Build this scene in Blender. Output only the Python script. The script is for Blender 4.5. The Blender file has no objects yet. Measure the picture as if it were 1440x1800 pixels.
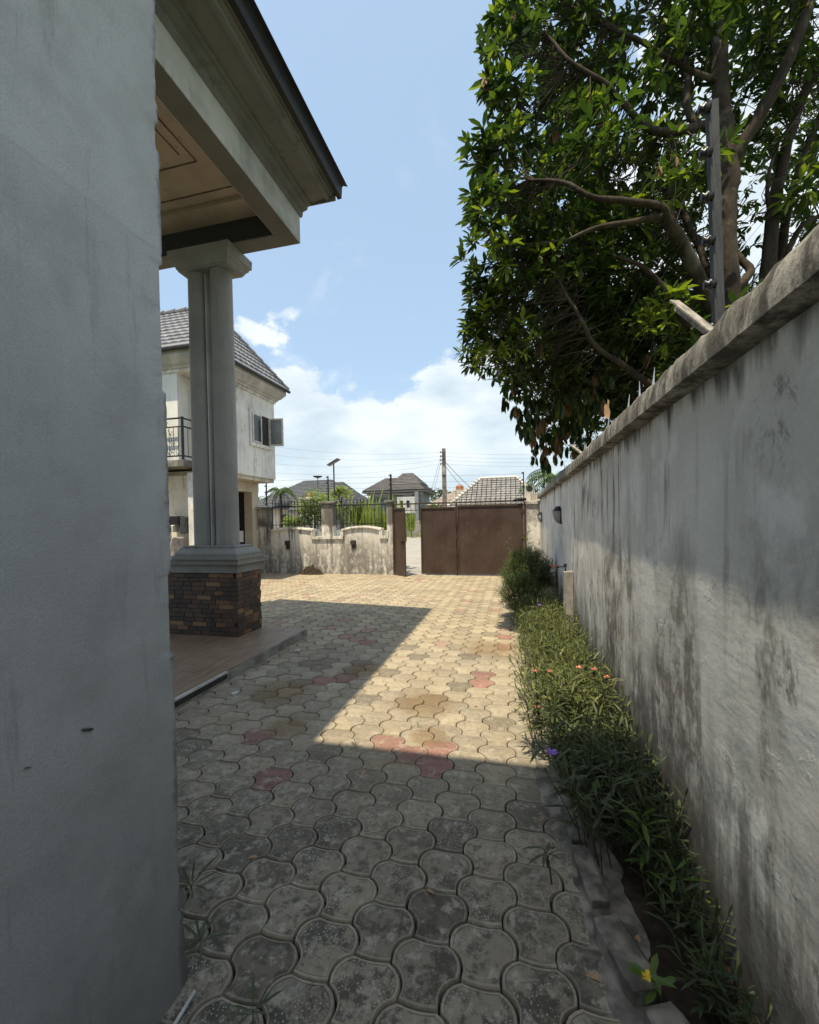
import bpy, math, random, heapq
from mathutils import Vector, Matrix, noise
R = math.radians
rnd = random.Random(7)

# ------------------------------------------------------------------ camera, sky, sun, exposure
scene = bpy.context.scene
cd = bpy.data.cameras.new('camera'); cam = bpy.data.objects.new('camera', cd)
scene.collection.objects.link(cam); scene.camera = cam
cam.matrix_world = Matrix(((0.97132615, 0.01431202, 0.23731979, 0.0),
                           (0.23699105, 0.02145955, -0.9712748, 0.0),
                           (-0.01899368, 0.99966727, 0.01745241, 1.6),
                           (0, 0, 0, 1)))
cd.sensor_fit = 'VERTICAL'; cd.sensor_height = 36.0; cd.sensor_width = 36.0
cd.lens = 15.0; cd.shift_y = 26.57 / 1800.0
cd.clip_start = 0.02; cd.clip_end = 2000

SUN = Vector((-0.101, -0.374, 1.0)).normalized()      # direction towards the sun
world = bpy.data.worlds.new('World'); scene.world = world; world.use_nodes = True
wn = world.node_tree; wn.nodes.clear()
def W(t, **k):
    n = wn.nodes.new(t)
    for a, b in k.items(): setattr(n, a, b)
    return n
wo = W('ShaderNodeOutputWorld'); bg = W('ShaderNodeBackground'); bg.inputs[1].default_value = 0.15
sky = W('ShaderNodeTexSky', sky_type='NISHITA', sun_disc=False)
sky.sun_elevation = math.asin(SUN.z); sky.sun_rotation = math.atan2(SUN.x, SUN.y)
sky.air_density = 1.1; sky.dust_density = 2.2; sky.ozone_density = 1.4
wl = wn.links.new
tc = W('ShaderNodeTexCoord')
sep = W('ShaderNodeSeparateXYZ'); wl(tc.outputs['Generated'], sep.inputs[0])
def wm(op, a, b=None, c=None, clamp=False):
    n = W('ShaderNodeMath', operation=op, use_clamp=clamp)
    for i, v in enumerate((a, b, c)):
        if v is None: continue
        if isinstance(v, (int, float)): n.inputs[i].default_value = v
        else: wl(v, n.inputs[i])
    return n.outputs[0]
# cumulus: noise on the direction, compared with a cloud-top height that varies with the bearing
mp = W('ShaderNodeMapping'); mp.inputs['Scale'].default_value = (1, 1, 1.5); mp.inputs['Location'].default_value = (0.35, 0.1, 0.2)
wl(tc.outputs['Generated'], mp.inputs[0])
n1 = W('ShaderNodeTexNoise'); n1.inputs['Scale'].default_value = 3.4; n1.inputs['Detail'].default_value = 9; n1.inputs['Roughness'].default_value = 0.56
wl(mp.outputs[0], n1.inputs['Vector'])
az = wm('ARCTAN2', sep.outputs[0], sep.outputs[1])          # 0 along +Y, positive to the right
rise = wm('MULTIPLY_ADD', az, 0.34, 0.38)
rise = wm('ADD', rise, wm('MULTIPLY', wm('MAXIMUM', az, 0.0), 0.55))
rise = wm('MINIMUM', wm('MAXIMUM', rise, 0.25), 0.72)
gz = wm('DIVIDE', wm('ADD', az, 0.08), 0.17)
rise = wm('ADD', rise, wm('MULTIPLY', wm('POWER', 2.718, wm('MULTIPLY', wm('MULTIPLY', gz, gz), -1.0)), 0.13))
top = wm('ADD', rise, wm('MULTIPLY', wm('SUBTRACT', n1.outputs[0], 0.5), 1.15))
d1 = wm('SUBTRACT', top, sep.outputs[2])
cum = W('ShaderNodeMapRange', interpolation_type='SMOOTHSTEP'); wl(d1, cum.inputs[0])
cum.inputs[1].default_value = -0.005; cum.inputs[2].default_value = 0.05
# thin high wisps
zc = wm('ADD', sep.outputs[2], 0.25)
cx = wm('DIVIDE', sep.outputs[0], zc); cy = wm('DIVIDE', sep.outputs[1], zc)
cmb = W('ShaderNodeCombineXYZ'); wl(cx, cmb.inputs[0]); wl(cy, cmb.inputs[1])
n2 = W('ShaderNodeTexNoise'); n2.inputs['Scale'].default_value = 2.3; n2.inputs['Detail'].default_value = 8; n2.inputs['Roughness'].default_value = 0.6
n2.inputs['Distortion'].default_value = 0.4; wl(cmb.outputs[0], n2.inputs['Vector'])
wsp = W('ShaderNodeMapRange', interpolation_type='SMOOTHSTEP'); wl(n2.outputs[0], wsp.inputs[0])
wsp.inputs[1].default_value = 0.56; wsp.inputs[2].default_value = 0.78; wsp.inputs[4].default_value = 0.6
# cloud brightness: billows
n3 = W('ShaderNodeTexNoise'); n3.inputs['Scale'].default_value = 5.5; n3.inputs['Detail'].default_value = 7
mp3 = W('ShaderNodeMapping'); mp3.inputs['Scale'].default_value = (1, 1, 2.4); wl(tc.outputs['Generated'], mp3.inputs[0]); wl(mp3.outputs[0], n3.inputs['Vector'])
cr = W('ShaderNodeValToRGB'); wl(n3.outputs[0], cr.inputs[0])
cr.color_ramp.elements[0].position = 0.33; cr.color_ramp.elements[0].color = (2.15, 2.6, 2.9, 1)
cr.color_ramp.elements[1].position = 0.62; cr.color_ramp.elements[1].color = (3.4, 3.6, 3.7, 1)
hz = W('ShaderNodeMapRange', interpolation_type='SMOOTHSTEP'); wl(sep.outputs[2], hz.inputs[0])
hz.inputs[1].default_value = 0.34; hz.inputs[2].default_value = -0.05; hz.inputs[3].default_value = 0.0; hz.inputs[4].default_value = 0.75
def mix(f, a, b):
    n = W('ShaderNodeMix', data_type='RGBA'); wl(f, n.inputs[0])
    for i, v in ((6, a), (7, b)):
        if isinstance(v, tuple): n.inputs[i].default_value = v
        else: wl(v, n.inputs[i])
    return n.outputs[2]
skyb = W('ShaderNodeMix', data_type='RGBA'); skyb.inputs[0].default_value = 0.68
wl(sky.outputs[0], skyb.inputs[6]); skyb.inputs[7].default_value = (1.6, 2.15, 2.7, 1)
c0 = mix(hz.outputs[0], skyb.outputs[2], (2.4, 3.0, 3.4, 1))
c1 = mix(wsp.outputs[0], c0, (3.1, 3.5, 3.8, 1))
c2 = mix(wm('MULTIPLY', cum.outputs[0], 0.9), c1, cr.outputs[0])
c3 = mix(wm('MULTIPLY', hz.outputs[0], 0.55), c2, (2.6, 3.05, 3.3, 1))
wl(c3, bg.inputs[0]); wl(bg.outputs[0], wo.inputs[0])

sl = bpy.data.lights.new('sun', 'SUN'); sl.energy = 3.0; sl.angle = R(0.55); sl.color = (1.0, 0.87, 0.64)
so = bpy.data.objects.new('sun', sl); scene.collection.objects.link(so)
so.rotation_euler = SUN.to_track_quat('Z', 'Y').to_euler(); so.location = (0, 0, 30)
scene.view_settings.view_transform = 'Standard'; scene.view_settings.look = 'None'
scene.view_settings.exposure = 1.02; scene.view_settings.gamma = 1.0; scene.view_settings.use_curve_mapping = False
scene.render.engine = 'CYCLES'

# ------------------------------------------------------------------ material helper
class NT:
    def __init__(s, name):
        s.m = bpy.data.materials.new(name); s.m.use_nodes = True
        s.t = s.m.node_tree; s.t.nodes.clear()
        s.out = s.t.nodes.new('ShaderNodeOutputMaterial'); s.b = s.t.nodes.new('ShaderNodeBsdfPrincipled')
        s.t.links.new(s.b.outputs[0], s.out.inputs[0]); s._p = None
    def n(s, t, **k):
        x = s.t.nodes.new(t)
        for a, b in k.items(): setattr(x, a, b)
        return x
    def l(s, a, b): s.t.links.new(a, b)
    def pos(s):
        if s._p is None: s._p = s.n('ShaderNodeNewGeometry').outputs['Position']
        return s._p
    def obj(s): return s.n('ShaderNodeTexCoord').outputs['Object']
    def noise(s, scale=5, detail=5, rough=0.55, vec=None, sc=(1, 1, 1), off=(0, 0, 0), dist=0.0):
        mp = s.n('ShaderNodeMapping'); mp.inputs['Scale'].default_value = sc; mp.inputs['Location'].default_value = off
        s.l(vec if vec is not None else s.pos(), mp.inputs[0])
        x = s.n('ShaderNodeTexNoise'); x.inputs['Scale'].default_value = scale; x.inputs['Detail'].default_value = detail
        x.inputs['Roughness'].default_value = rough; x.inputs['Distortion'].default_value = dist
        s.l(mp.outputs[0], x.inputs['Vector']); return x.outputs[0]
    def ramp(s, f, a, b, lo=0.0, hi=1.0):
        x = s.n('ShaderNodeMapRange', interpolation_type='SMOOTHSTEP'); s.l(f, x.inputs[0])
        x.inputs[1].default_value = a; x.inputs[2].default_value = b; x.inputs[3].default_value = lo; x.inputs[4].default_value = hi
        return x.outputs[0]
    def math(s, op, a, b=None, clamp=False):
        x = s.n('ShaderNodeMath', operation=op, use_clamp=clamp)
        for i, v in enumerate((a, b)):
            if v is None: continue
            if isinstance(v, (int, float)): x.inputs[i].default_value = v
            else: s.l(v, x.inputs[i])
        return x.outputs[0]
    def mix(s, f, a, b, blend='MIX'):
        x = s.n('ShaderNodeMix', data_type='RGBA', blend_type=blend)
        if isinstance(f, (int, float)): x.inputs[0].default_value = f
        else: s.l(f, x.inputs[0])
        for i, v in ((6, a), (7, b)):
            if isinstance(v, tuple): x.inputs[i].default_value = (v + (1,))[:4]
            else: s.l(v, x.inputs[i])
        return x.outputs[2]
    def bump(s, h, strength=0.3, dist=0.01):
        x = s.n('ShaderNodeBump'); x.inputs['Strength'].default_value = strength; x.inputs['Distance'].default_value = dist
        s.l(h, x.inputs['Height']); s.l(x.outputs[0], s.b.inputs['Normal'])
    def col(s, c):
        if isinstance(c, tuple): s.b.inputs['Base Color'].default_value = (c + (1,))[:4]
        else: s.l(c, s.b.inputs['Base Color'])
    def done(s, rough=0.8, metal=0.0, spec=0.3):
        if isinstance(rough, (int, float)): s.b.inputs['Roughness'].default_value = rough
        else: s.l(rough, s.b.inputs['Roughness'])
        s.b.inputs['Metallic'].default_value = metal; s.b.inputs['Specular IOR Level'].default_value = spec
        return s.m
    def xyz(s):
        x = s.n('ShaderNodeSeparateXYZ'); s.l(s.pos(), x.inputs[0]); return x.outputs

M = {}
def plain(name, c, rough=0.6, metal=0.0, var=0.25, scale=9, spec=0.3, bump=0.15):
    t = NT(name); f = t.noise(scale, 6)
    dark = tuple(v * (1 - var) for v in c); lite = tuple(min(1, v * (1 + var * 0.6)) for v in c)
    t.col(t.mix(t.ramp(f, 0.3, 0.7), dark, lite)); t.bump(t.noise(scale * 9, 4), bump, 0.004)
    M[name] = t.done(rough, metal, spec); return M[name]

# the grimy painted render of the right-hand wall
def stained(name, base, grime, ax, streak=0.5, patch=0.5, topz=2.1, grain=1.0, low=0.8, brown=(0.15, 0.13, 0.107), s1=7.0, pale=None):
    t = NT(name); X = t.xyz(); z = X[2]
    sx = (1, 1, 0.09)
    a = t.noise(s1, 7, 0.62, sc=sx, dist=0.15)               # long drips
    b = t.noise(1.3, 5, 0.6, sc=(1, 1, 0.55), off=(3.1, 1.7, 0.4))
    c = t.noise(34, 5, 0.7, sc=(1, 1, 0.22), off=(2, 9, 1))
    d = t.noise(11, 8, 0.72, sc=(1, 1, 0.6), off=(5, 1, 6))
    drip = t.math('MULTIPLY', t.ramp(a, 0.51, 0.63), t.ramp(b, 0.47, 0.58))
    topm = t.ramp(z, topz - 1.1, topz, 0.0, 1.0)
    fine = t.noise(s1 * 2.6, 6, 0.7, sc=(1, 1, 0.045), off=(3, 8, 1)); fb = t.noise(0.8, 4, 0.6, sc=(1, 1, 0.7), off=(8, 2, 5))
    finek = t.math('MULTIPLY', t.math('MULTIPLY', t.ramp(fine, 0.54, 0.66), t.ramp(fb, 0.42, 0.62)), t.ramp(X[1], 2.0, 5.0, 0.12, 1.0))
    drip = t.math('MAXIMUM', drip, t.math('MULTIPLY', finek, 0.9))
    drip = t.math('MULTIPLY', drip, t.math('ADD', t.math('MULTIPLY', topm, 0.6), 0.6))
    drip = t.math('MULTIPLY', drip, t.ramp(c, 0.25, 0.6, 0.45, 1.0))
    if ax == 1: drip = t.math('MULTIPLY', drip, t.ramp(X[1], 1.6, 3.0, 0.35, 1.0))
    # rim of mould right under the coping, ragged
    rim = t.ramp(t.math('ADD', z, t.math('MULTIPLY', t.math('SUBTRACT', a, 0.5), 0.55)), topz - 0.10, topz + 0.02)
    rim = t.math('MULTIPLY', rim, t.ramp(b, 0.3, 0.55))
    # dirt splashed up from the bed
    lowm = t.ramp(t.math('ADD', z, t.math('MULTIPLY', t.math('SUBTRACT', b, 0.5), 1.9)), low, low * 0.15)
    soil = t.math('MULTIPLY', lowm, t.ramp(t.math('ADD', t.math('MULTIPLY', d, 0.55), t.math('MULTIPLY', a, 0.5)), 0.40, 0.56))
    e = t.noise(1.15, 9, 0.72, sc=(1, 1, 0.42), off=(7, 3, 2), dist=0.5)
    if ax == 1: e = t.math('ADD', e, t.ramp(X[1], 2.5, 1.5, 0.0, 0.035))
    br = t.math('MULTIPLY', t.ramp(e, 0.50, 0.585), t.ramp(d, 0.40, 0.58, 0.15, 1.0))
    if ax == 1: br = t.math('MULTIPLY', br, t.ramp(z, 1.75, 1.1))
    basec = t.mix(t.ramp(t.noise(0.9, 4, off=(4, 4, 4)), 0.35, 0.65), base, tuple(v * 0.82 for v in base))
    if pale: basec = t.mix(t.ramp(t.noise(3.0, 6, off=(1, 8, 2)), 0.45, 0.62), basec, pale)
    basec = t.mix(t.math('MULTIPLY', br, patch), basec, brown)
    basec = t.mix(t.math('MULTIPLY', soil, 0.85), basec, tuple(v * 1.2 for v in grime))
    k = t.math('MULTIPLY', t.math('MAXIMUM', drip, rim), streak, clamp=True)
    basec = t.mix(k, basec, grime)
    mo = t.noise(4.5, 10, 0.78, sc=(1, 1, 0.5), off=(12, 5, 3), dist=0.4); mk = t.noise(0.7, 3, 0.5, sc=(1, 1, 0.8), off=(1, 15, 7))
    basec = t.mix(t.math('MULTIPLY', t.math('MULTIPLY', t.ramp(mo, 0.55, 0.63), t.ramp(mk, 0.45, 0.6)), 0.75), basec, tuple(v * 1.3 for v in grime))
    basec = t.mix(t.ramp(t.noise(60, 3), 0.35, 0.75, 0.0, 0.16), basec, tuple(v * 0.5 for v in base))
    if ax == 1:
        ft = t.math('ADD', z, t.math('ADD', t.math('MULTIPLY', t.math('SUBTRACT', d, 0.5), 0.9), t.math('MULTIPLY', t.math('SUBTRACT', c, 0.5), 0.5)))
        basec = t.mix(t.math('MULTIPLY', t.ramp(ft, 0.55, 0.22), 0.8), basec, (0.085, 0.08, 0.068))
    t.col(basec)
    # trowel marks and blisters
    w = t.noise(3.2, 3, 0.5, sc=(1, 1, 2.2)); h = t.math('ADD', t.math('MULTIPLY', w, 1.2 * grain), t.math('MULTIPLY', t.noise(22, 6, 0.65, sc=(1, 1, 1.6)), 0.35 * grain))
    h = t.math('ADD', h, t.math('MULTIPLY', t.ramp(t.noise(7, 6, 0.6, off=(9, 9, 2)), 0.60, 0.66), 0.25 * grain))
    h = t.math('ADD', h, t.math('MULTIPLY', t.noise(150, 3), 0.06 * grain * grain))
    t.bump(h, 0.35, 0.012 * grain)
    M[name] = t.done(0.88, 0, 0.2); return M[name]
stained('right_wall', (0.70, 0.685, 0.645), (0.062, 0.058, 0.052), 1, 0.95, 0.85, 2.1, 1.0, 1.15, pale=(0.76, 0.75, 0.72))
stained('front_wall', (0.80, 0.77, 0.70), (0.095, 0.09, 0.08), 0, 0.95, 0.7, 1.5, 0.6, 1.5, brown=(0.22, 0.2, 0.17), s1=4.5)
stained('coping', (0.34, 0.325, 0.295), (0.045, 0.042, 0.037), 1, 0.9, 1.0, 2.7, 1.6, 0.1, brown=(0.10, 0.095, 0.08), s1=10)
stained('annex_wall', (0.80, 0.79, 0.75), (0.22, 0.21, 0.19), 0, 0.6, 0.4, 5.4, 0.5, 0.3, brown=(0.3, 0.28, 0.25))
stained('annex_shade', (0.74, 0.66, 0.54), (0.20, 0.17, 0.13), 0, 0.5, 0.3, 2.9, 0.5, 0.3, brown=(0.3, 0.25, 0.2))

t = NT('coping'); f = t.noise(8, 9, 0.74, sc=(1, 1, 0.4), dist=0.2); g = t.noise(2.2, 6, 0.65, off=(4, 4, 1)); k2 = t.noise(30, 6, 0.75)
k = t.mix(t.ramp(f, 0.42, 0.60), (0.10, 0.095, 0.085), (0.42, 0.405, 0.365)); k = t.mix(t.ramp(g, 0.45, 0.65, 0, 0.5), k, (0.16, 0.15, 0.13))
k = t.mix(t.ramp(k2, 0.5, 0.68, 0, 0.7), k, (0.06, 0.056, 0.05)); t.col(k)
t.bump(t.math('ADD', t.math('MULTIPLY', f, 0.6), t.math('MULTIPLY', k2, 0.5)), 0.7, 0.02); M['coping'] = t.done(0.92, 0, 0.15)
def left_wall_mat():
    t = NT('left_wall'); X = t.xyz()
    a = t.noise(1.4, 5, 0.6, sc=(1, 1, 0.8)); b = t.noise(5, 6, 0.6)
    c = t.mix(t.ramp(a, 0.35, 0.68), (0.41, 0.423, 0.42), (0.52, 0.533, 0.53))
    c = t.mix(t.ramp(b, 0.42, 0.7, 0, 0.4), c, (0.29, 0.29, 0.28))
    c = t.mix(t.ramp(t.noise(2.2, 7, 0.65, off=(2, 7, 3)), 0.58, 0.72, 0, 0.35), c, (0.24, 0.245, 0.24))
    sp = t.ramp(t.noise(48, 2, 0.5, off=(2, 2, 2)), 0.72, 0.76); c = t.mix(t.math('MULTIPLY', sp, 0.45), c, (0.5, 0.52, 0.52))
    # crumbling corner: bare cement close to the arris
    ed = t.math('ADD', X[1], t.math('MULTIPLY', t.math('SUBTRACT', t.noise(9, 7, 0.75), 0.5), 0.10))
    ex = t.ramp(ed, 1.195, 1.225); c = t.mix(t.math('MULTIPLY', ex, 0.75), c, (0.16, 0.155, 0.145))
    c = t.mix(t.ramp(t.noise(210, 4, 0.8), 0.35, 0.7, 0, 0.34), c, (0.2, 0.205, 0.205))
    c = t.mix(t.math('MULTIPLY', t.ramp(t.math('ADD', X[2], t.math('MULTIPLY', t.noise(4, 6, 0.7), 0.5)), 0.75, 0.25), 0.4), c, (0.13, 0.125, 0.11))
    c = t.mix(t.math('MULTIPLY', t.ramp(t.noise(16, 6, 0.7, sc=(1, 1, 0.12), off=(3, 1, 8)), 0.56, 0.68), t.ramp(a, 0.4, 0.6, 0.1, 0.35)), c, (0.17, 0.175, 0.17))
    lz = t.math('ADD', X[2], t.math('MULTIPLY', t.math('SUBTRACT', t.noise(3, 6, 0.6, off=(5, 2, 9)), 0.5), 0.05)); step = t.ramp(lz, 2.495, 2.515)   # edge of a plaster lift
    c = t.mix(t.math('MULTIPLY', t.math('SUBTRACT', 1.0, step), 0.10), c, (0.2, 0.21, 0.205)); step2 = t.ramp(lz, 1.18, 1.23)
    t.col(c)
    w = t.math('ADD', t.noise(1.1, 2, 0.4, sc=(1, 1.5, 1.2), off=(3, 3, 1)), t.math('MULTIPLY', t.noise(140, 5, 0.75), 0.09))
    w = t.math('ADD', w, t.math('ADD', t.math('MULTIPLY', step, 0.05), t.math('MULTIPLY', step2, 0.05)))
    w = t.math('ADD', w, t.math('MULTIPLY', t.noise(7, 5), 0.10)); w = t.math('ADD', w, t.math('MULTIPLY', t.math('MULTIPLY', ex, t.noise(40, 6, 0.7)), 0.5))
    t.bump(w, 0.7, 0.05)
    M['left_wall'] = t.done(0.75, 0, 0.3)
left_wall_mat()

def portico(name, c, dirt, amt, scale=1.6):
    t = NT(name); a = t.noise(scale, 6, 0.6, sc=(1, 1, 0.8)); b = t.noise(14, 6, 0.65)
    k = t.mix(t.ramp(a, 0.42, 0.72, 0, amt), c, dirt); k = t.mix(t.ramp(b, 0.45, 0.8, 0, 0.25), k, tuple(v * 0.7 for v in c))
    dr = t.math('MULTIPLY', t.ramp(t.noise(12, 7, 0.7, sc=(1, 1, 0.08), off=(1, 2, 3)), 0.52, 0.64), t.ramp(t.noise(1.7, 4, off=(6, 6, 6)), 0.45, 0.6))
    k = t.mix(t.math('MULTIPLY', dr, amt * 0.75), k, dirt)
    t.col(k); t.bump(t.math('ADD', t.noise(90, 6, 0.7), t.math('MULTIPLY', t.noise(6, 4), 1.4)), 0.4, 0.008)
    M[name] = t.done(0.7, 0, 0.3)
portico('beam_paint', (0.60, 0.60, 0.58), (0.24, 0.24, 0.235), 0.7)
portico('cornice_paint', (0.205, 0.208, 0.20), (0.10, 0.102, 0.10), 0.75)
portico('column_paint', (0.33, 0.325, 0.31), (0.2, 0.198, 0.19), 0.6)
portico('inner_face_shade', (0.05, 0.053, 0.055), (0.03, 0.03, 0.03), 0.5)  # shade on the beam's inner face, put into the colour
portico('soffit_shade', (0.19, 0.18, 0.165), (0.11, 0.105, 0.1), 0.5)  # darker than the beam sides to imitate shade underneath
portico('ledge_paint', (0.30, 0.295, 0.28), (0.15, 0.145, 0.13), 0.6)
t = NT('ceiling_paint'); f = t.noise(3, 6)
k = t.mix(t.ramp(f, 0.4, 0.7), (0.50, 0.39, 0.315), (0.42, 0.335, 0.275)); k = t.mix(t.ramp(t.noise(9, 8, 0.75, off=(1, 5, 2)), 0.60, 0.68, 0, 0.7), k, (0.12, 0.08, 0.06))
t.col(k); M['ceiling_paint'] = t.done(0.8)
plain('crack_mould', (0.17, 0.115, 0.09), 0.9)
plain('dark_roof', (0.016, 0.017, 0.019), 0.55)
plain('fascia', (0.018, 0.019, 0.02), 0.6)
plain('dark_metal', (0.022, 0.021, 0.022), 0.5, 0.3)
plain('grey_metal', (0.06, 0.064, 0.07), 0.7, 0.4, 0.2)
plain('rusty_white', (0.34, 0.31, 0.27), 0.6, 0.2, 0.5, 30)
plain('steel', (0.55, 0.57, 0.58), 0.35, 0.8)
plain('white_plastic', (0.58, 0.58, 0.56), 0.4)
plain('cream_box', (0.62, 0.60, 0.54), 0.5)
plain('insulator', (0.018, 0.018, 0.022), 0.3, 0, 0.2, 9, 0.5)
plain('wire', (0.22, 0.22, 0.23), 0.4, 0.6)
plain('fence_wire', (0.10, 0.10, 0.11), 0.6, 0.2)
plain('concrete', (0.30, 0.285, 0.26), 0.85, 0, 0.4, 6)
plain('kerb_concrete', (0.24, 0.215, 0.18), 0.9, 0, 0.6, 11, 0.2, 0.5)
plain('dark_glass', (0.025, 0.035, 0.035), 0.12, 0, 0.2, 3, 0.6, 0.02)
plain('pane_glass', (0.16, 0.19, 0.19), 0.1, 0, 0.2, 3, 0.6, 0.02)
plain('soil', (0.05, 0.037, 0.026), 0.95, 0, 0.5, 14, 0.1, 0.8)
plain('dark_interior', (0.05, 0.045, 0.04), 0.9)
plain('red_cloth', (0.16, 0.03, 0.045), 0.9)
plain('blue_cloth', (0.30, 0.30, 0.38), 0.9)
plain('pale_wall', (0.58, 0.51, 0.43), 0.85, 0, 0.2, 2)
plain('blue_grey_wall', (0.23, 0.25, 0.26), 0.85, 0, 0.2, 2)
plain('orange_tank', (0.33, 0.15, 0.06), 0.5)
plain('wood_pole', (0.17, 0.145, 0.115), 0.9, 0, 0.4, 8)
plain('dry_leaf', (0.42, 0.26, 0.15), 0.8)
plain('stem_green', (0.045, 0.05, 0.02), 0.8)
plain('palm_green', (0.05, 0.09, 0.02), 0.6, 0, 0.4, 3)
plain('road_surface', (0.33, 0.31, 0.28), 0.9, 0, 0.15, 1.2)
plain('verge', (0.09, 0.12, 0.03), 0.95, 0, 0.5, 3)
plain('lamp_lens', (0.30, 0.31, 0.31), 0.35)
plain('mud', (0.09, 0.09, 0.088), 0.9, 0, 0.5, 60)

def brown_gate(name='gate_brown'):
    t = NT(name); f = t.noise(3, 6, 0.6, sc=(1, 1, 0.5))
    k = t.mix(t.ramp(f, 0.35, 0.7), (0.046, 0.028, 0.021), (0.064, 0.040, 0.031)); k = t.mix(t.ramp(t.noise(24, 8, 0.7, sc=(1, 1, 0.3)), 0.58, 0.68, 0, 0.6), k, (0.17, 0.10, 0.065))
    k = t.mix(t.ramp(t.noise(1.2, 5, 0.6, off=(3, 3, 3)), 0.4, 0.65, 0, 0.35), k, (0.10, 0.075, 0.062))
    t.col(k); t.bump(t.noise(4, 3), 0.3, 0.01); M[name] = t.done(0.45, 0, 0.4)
brown_gate()

def paver_mat(name, a, b, dark, pebbled=0.0, island=False, red=False):
    t = NT(name)
    r = t.n('ShaderNodeNewGeometry').outputs['Random Per Island'] if island else t.n('ShaderNodeObjectInfo').outputs['Random']
    r2 = t.math('FRACT', t.math('MULTIPLY', r, 7.31)); r3 = t.math('FRACT', t.math('MULTIPLY', r, 23.7))
    base = t.mix(r, a, b)
    base = t.mix(t.ramp(r2, 0.86, 0.9, 0, 0.38 if island else 0.55), base, dark)
    if island: base = t.mix(t.math('MULTIPLY', t.ramp(r3, 0.925, 0.93), t.ramp(t.noise(0.5, 3), 0.4, 0.6, 0.3, 0.9)), base, (0.34, 0.20, 0.155))
    rim = t.n('ShaderNodeAttribute', attribute_name='rim').outputs['Fac']
    y = t.xyz()
    # grime sits in the middle of the block, the worn rim is paler
    g = t.noise(5.5, 8, 0.7); g2 = t.noise(26, 7, 0.72, off=(3, 1, 0))
    grime = t.math('MULTIPLY', t.ramp(t.math('ADD', g, t.math('MULTIPLY', t.math('SUBTRACT', g2, 0.5), 0.8)), 0.42, 0.62), t.math('SUBTRACT', 1.0, t.math('MULTIPLY', rim, 0.75)))
    y = t.xyz()
    near = t.ramp(t.math('ADD', y[1], t.math('MULTIPLY', t.math('SUBTRACT', g, 0.5), 1.2)), 3.1, 1.3, 0.22, 0.92)   # near shade painted in: the grime colour strengthens towards the viewer
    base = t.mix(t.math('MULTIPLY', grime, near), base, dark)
    base = t.mix(t.math('MULTIPLY', t.ramp(y[1], 4.0, 1.4, 0.0, 0.22), t.math('SUBTRACT', 1.0, t.math('MULTIPLY', rim, 0.5))), base, (0.085, 0.076, 0.060))  # even darkening of the near blocks, painted in for shade
    base = t.mix(t.math('MULTIPLY', rim, 0.2), base, (0.43, 0.385, 0.31))
    wp = t.math('MULTIPLY', t.ramp(t.noise(13, 8, 0.75, off=(8, 8, 1)), 0.51, 0.62), t.ramp(y[1], 5.0, 2.0, 0.15, 0.7)); base = t.mix(wp, base, (0.48, 0.435, 0.35))
    base = t.mix(t.math('MULTIPLY', t.math('GREATER_THAN', rim, 0.1), t.math('MULTIPLY', t.math('LESS_THAN', rim, 0.6), 0.5)), base, (0.08, 0.07, 0.055))
    vo = t.n('ShaderNodeTexVoronoi', feature='F1'); vo.inputs['Scale'].default_value = 80; vo.inputs['Randomness'].default_value = 0.8; t.l(t.pos(), vo.inputs['Vector'])
    dots = t.math('MULTIPLY', t.ramp(vo.outputs['Distance'], 0.36, 0.22), t.math('MULTIPLY', t.ramp(r3, 0.30, 0.45), t.math('SUBTRACT', 1.0, rim)))
    dots = t.math('MULTIPLY', dots, t.ramp(g, 0.38, 0.6))
    if pebbled: base = t.mix(t.math('MULTIPLY', dots, 0.9), base, (0.50, 0.47, 0.41))
    # tan dirt stains, each with its own outline
    def blob(cx, cy, rr, sharp=0.35):
        dx = t.math('SUBTRACT', y[0], cx); dy = t.math('SUBTRACT', y[1], cy)
        d = t.math('SQRT', t.math('ADD', t.math('MULTIPLY', dx, dx), t.math('MULTIPLY', t.math('MULTIPLY', dy, dy), 1.0)))
        d = t.math('ADD', d, t.math('MULTIPLY', t.math('SUBTRACT', t.noise(4, 7, 0.7), 0.5), 1.1 * rr))
        return t.ramp(d, rr, rr * sharp)
    s = t.math('MAXIMUM', blob(-2.15, 3.6, 0.42), blob(-0.78, 3.6, 0.36)); s = t.math('MAXIMUM', s, blob(-1.75, 3.0, 0.24))
    s = t.math('MAXIMUM', s, blob(-0.62, 3.05, 0.2)); s = t.math('MAXIMUM', s, blob(-0.3, 5.3, 0.45)); s = t.math('MAXIMUM', s, blob(-1.6, 4.3, 0.3))
    base = t.mix(t.math('MULTIPLY', s, t.ramp(t.noise(60, 6, 0.75), 0.3, 0.62, 0.35, 0.85)), base, (0.215, 0.145, 0.072))
    base = t.mix(t.ramp(t.noise(1.1, 5, 0.6, off=(6, 2, 0)), 0.5, 0.72, 0, 0.35), base, (0.30, 0.24, 0.15))
    base = t.mix(t.ramp(g2, 0.45, 0.8, 0, 0.5), base, (0.13, 0.12, 0.10))
    t.col(base)
    h = t.math('ADD', t.math('MULTIPLY', g2, 0.9), t.math('MULTIPLY', t.noise(120, 4, 0.7), 0.8))
    h = t.math('ADD', h, t.math('MULTIPLY', dots, 0.9)); t.bump(h, 0.7, 0.006)
    M[name] = t.done(0.86, 0, 0.25)
paver_mat('paver_grey', (0.43, 0.365, 0.265), (0.30, 0.26, 0.195), (0.080, 0.070, 0.056), 1)
paver_mat('paver_red', (0.35, 0.185, 0.15), (0.27, 0.15, 0.125), (0.13, 0.085, 0.075))
paver_mat('paver_far', (0.46, 0.385, 0.265), (0.34, 0.285, 0.20), (0.17, 0.145, 0.11), 0, True)

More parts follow.
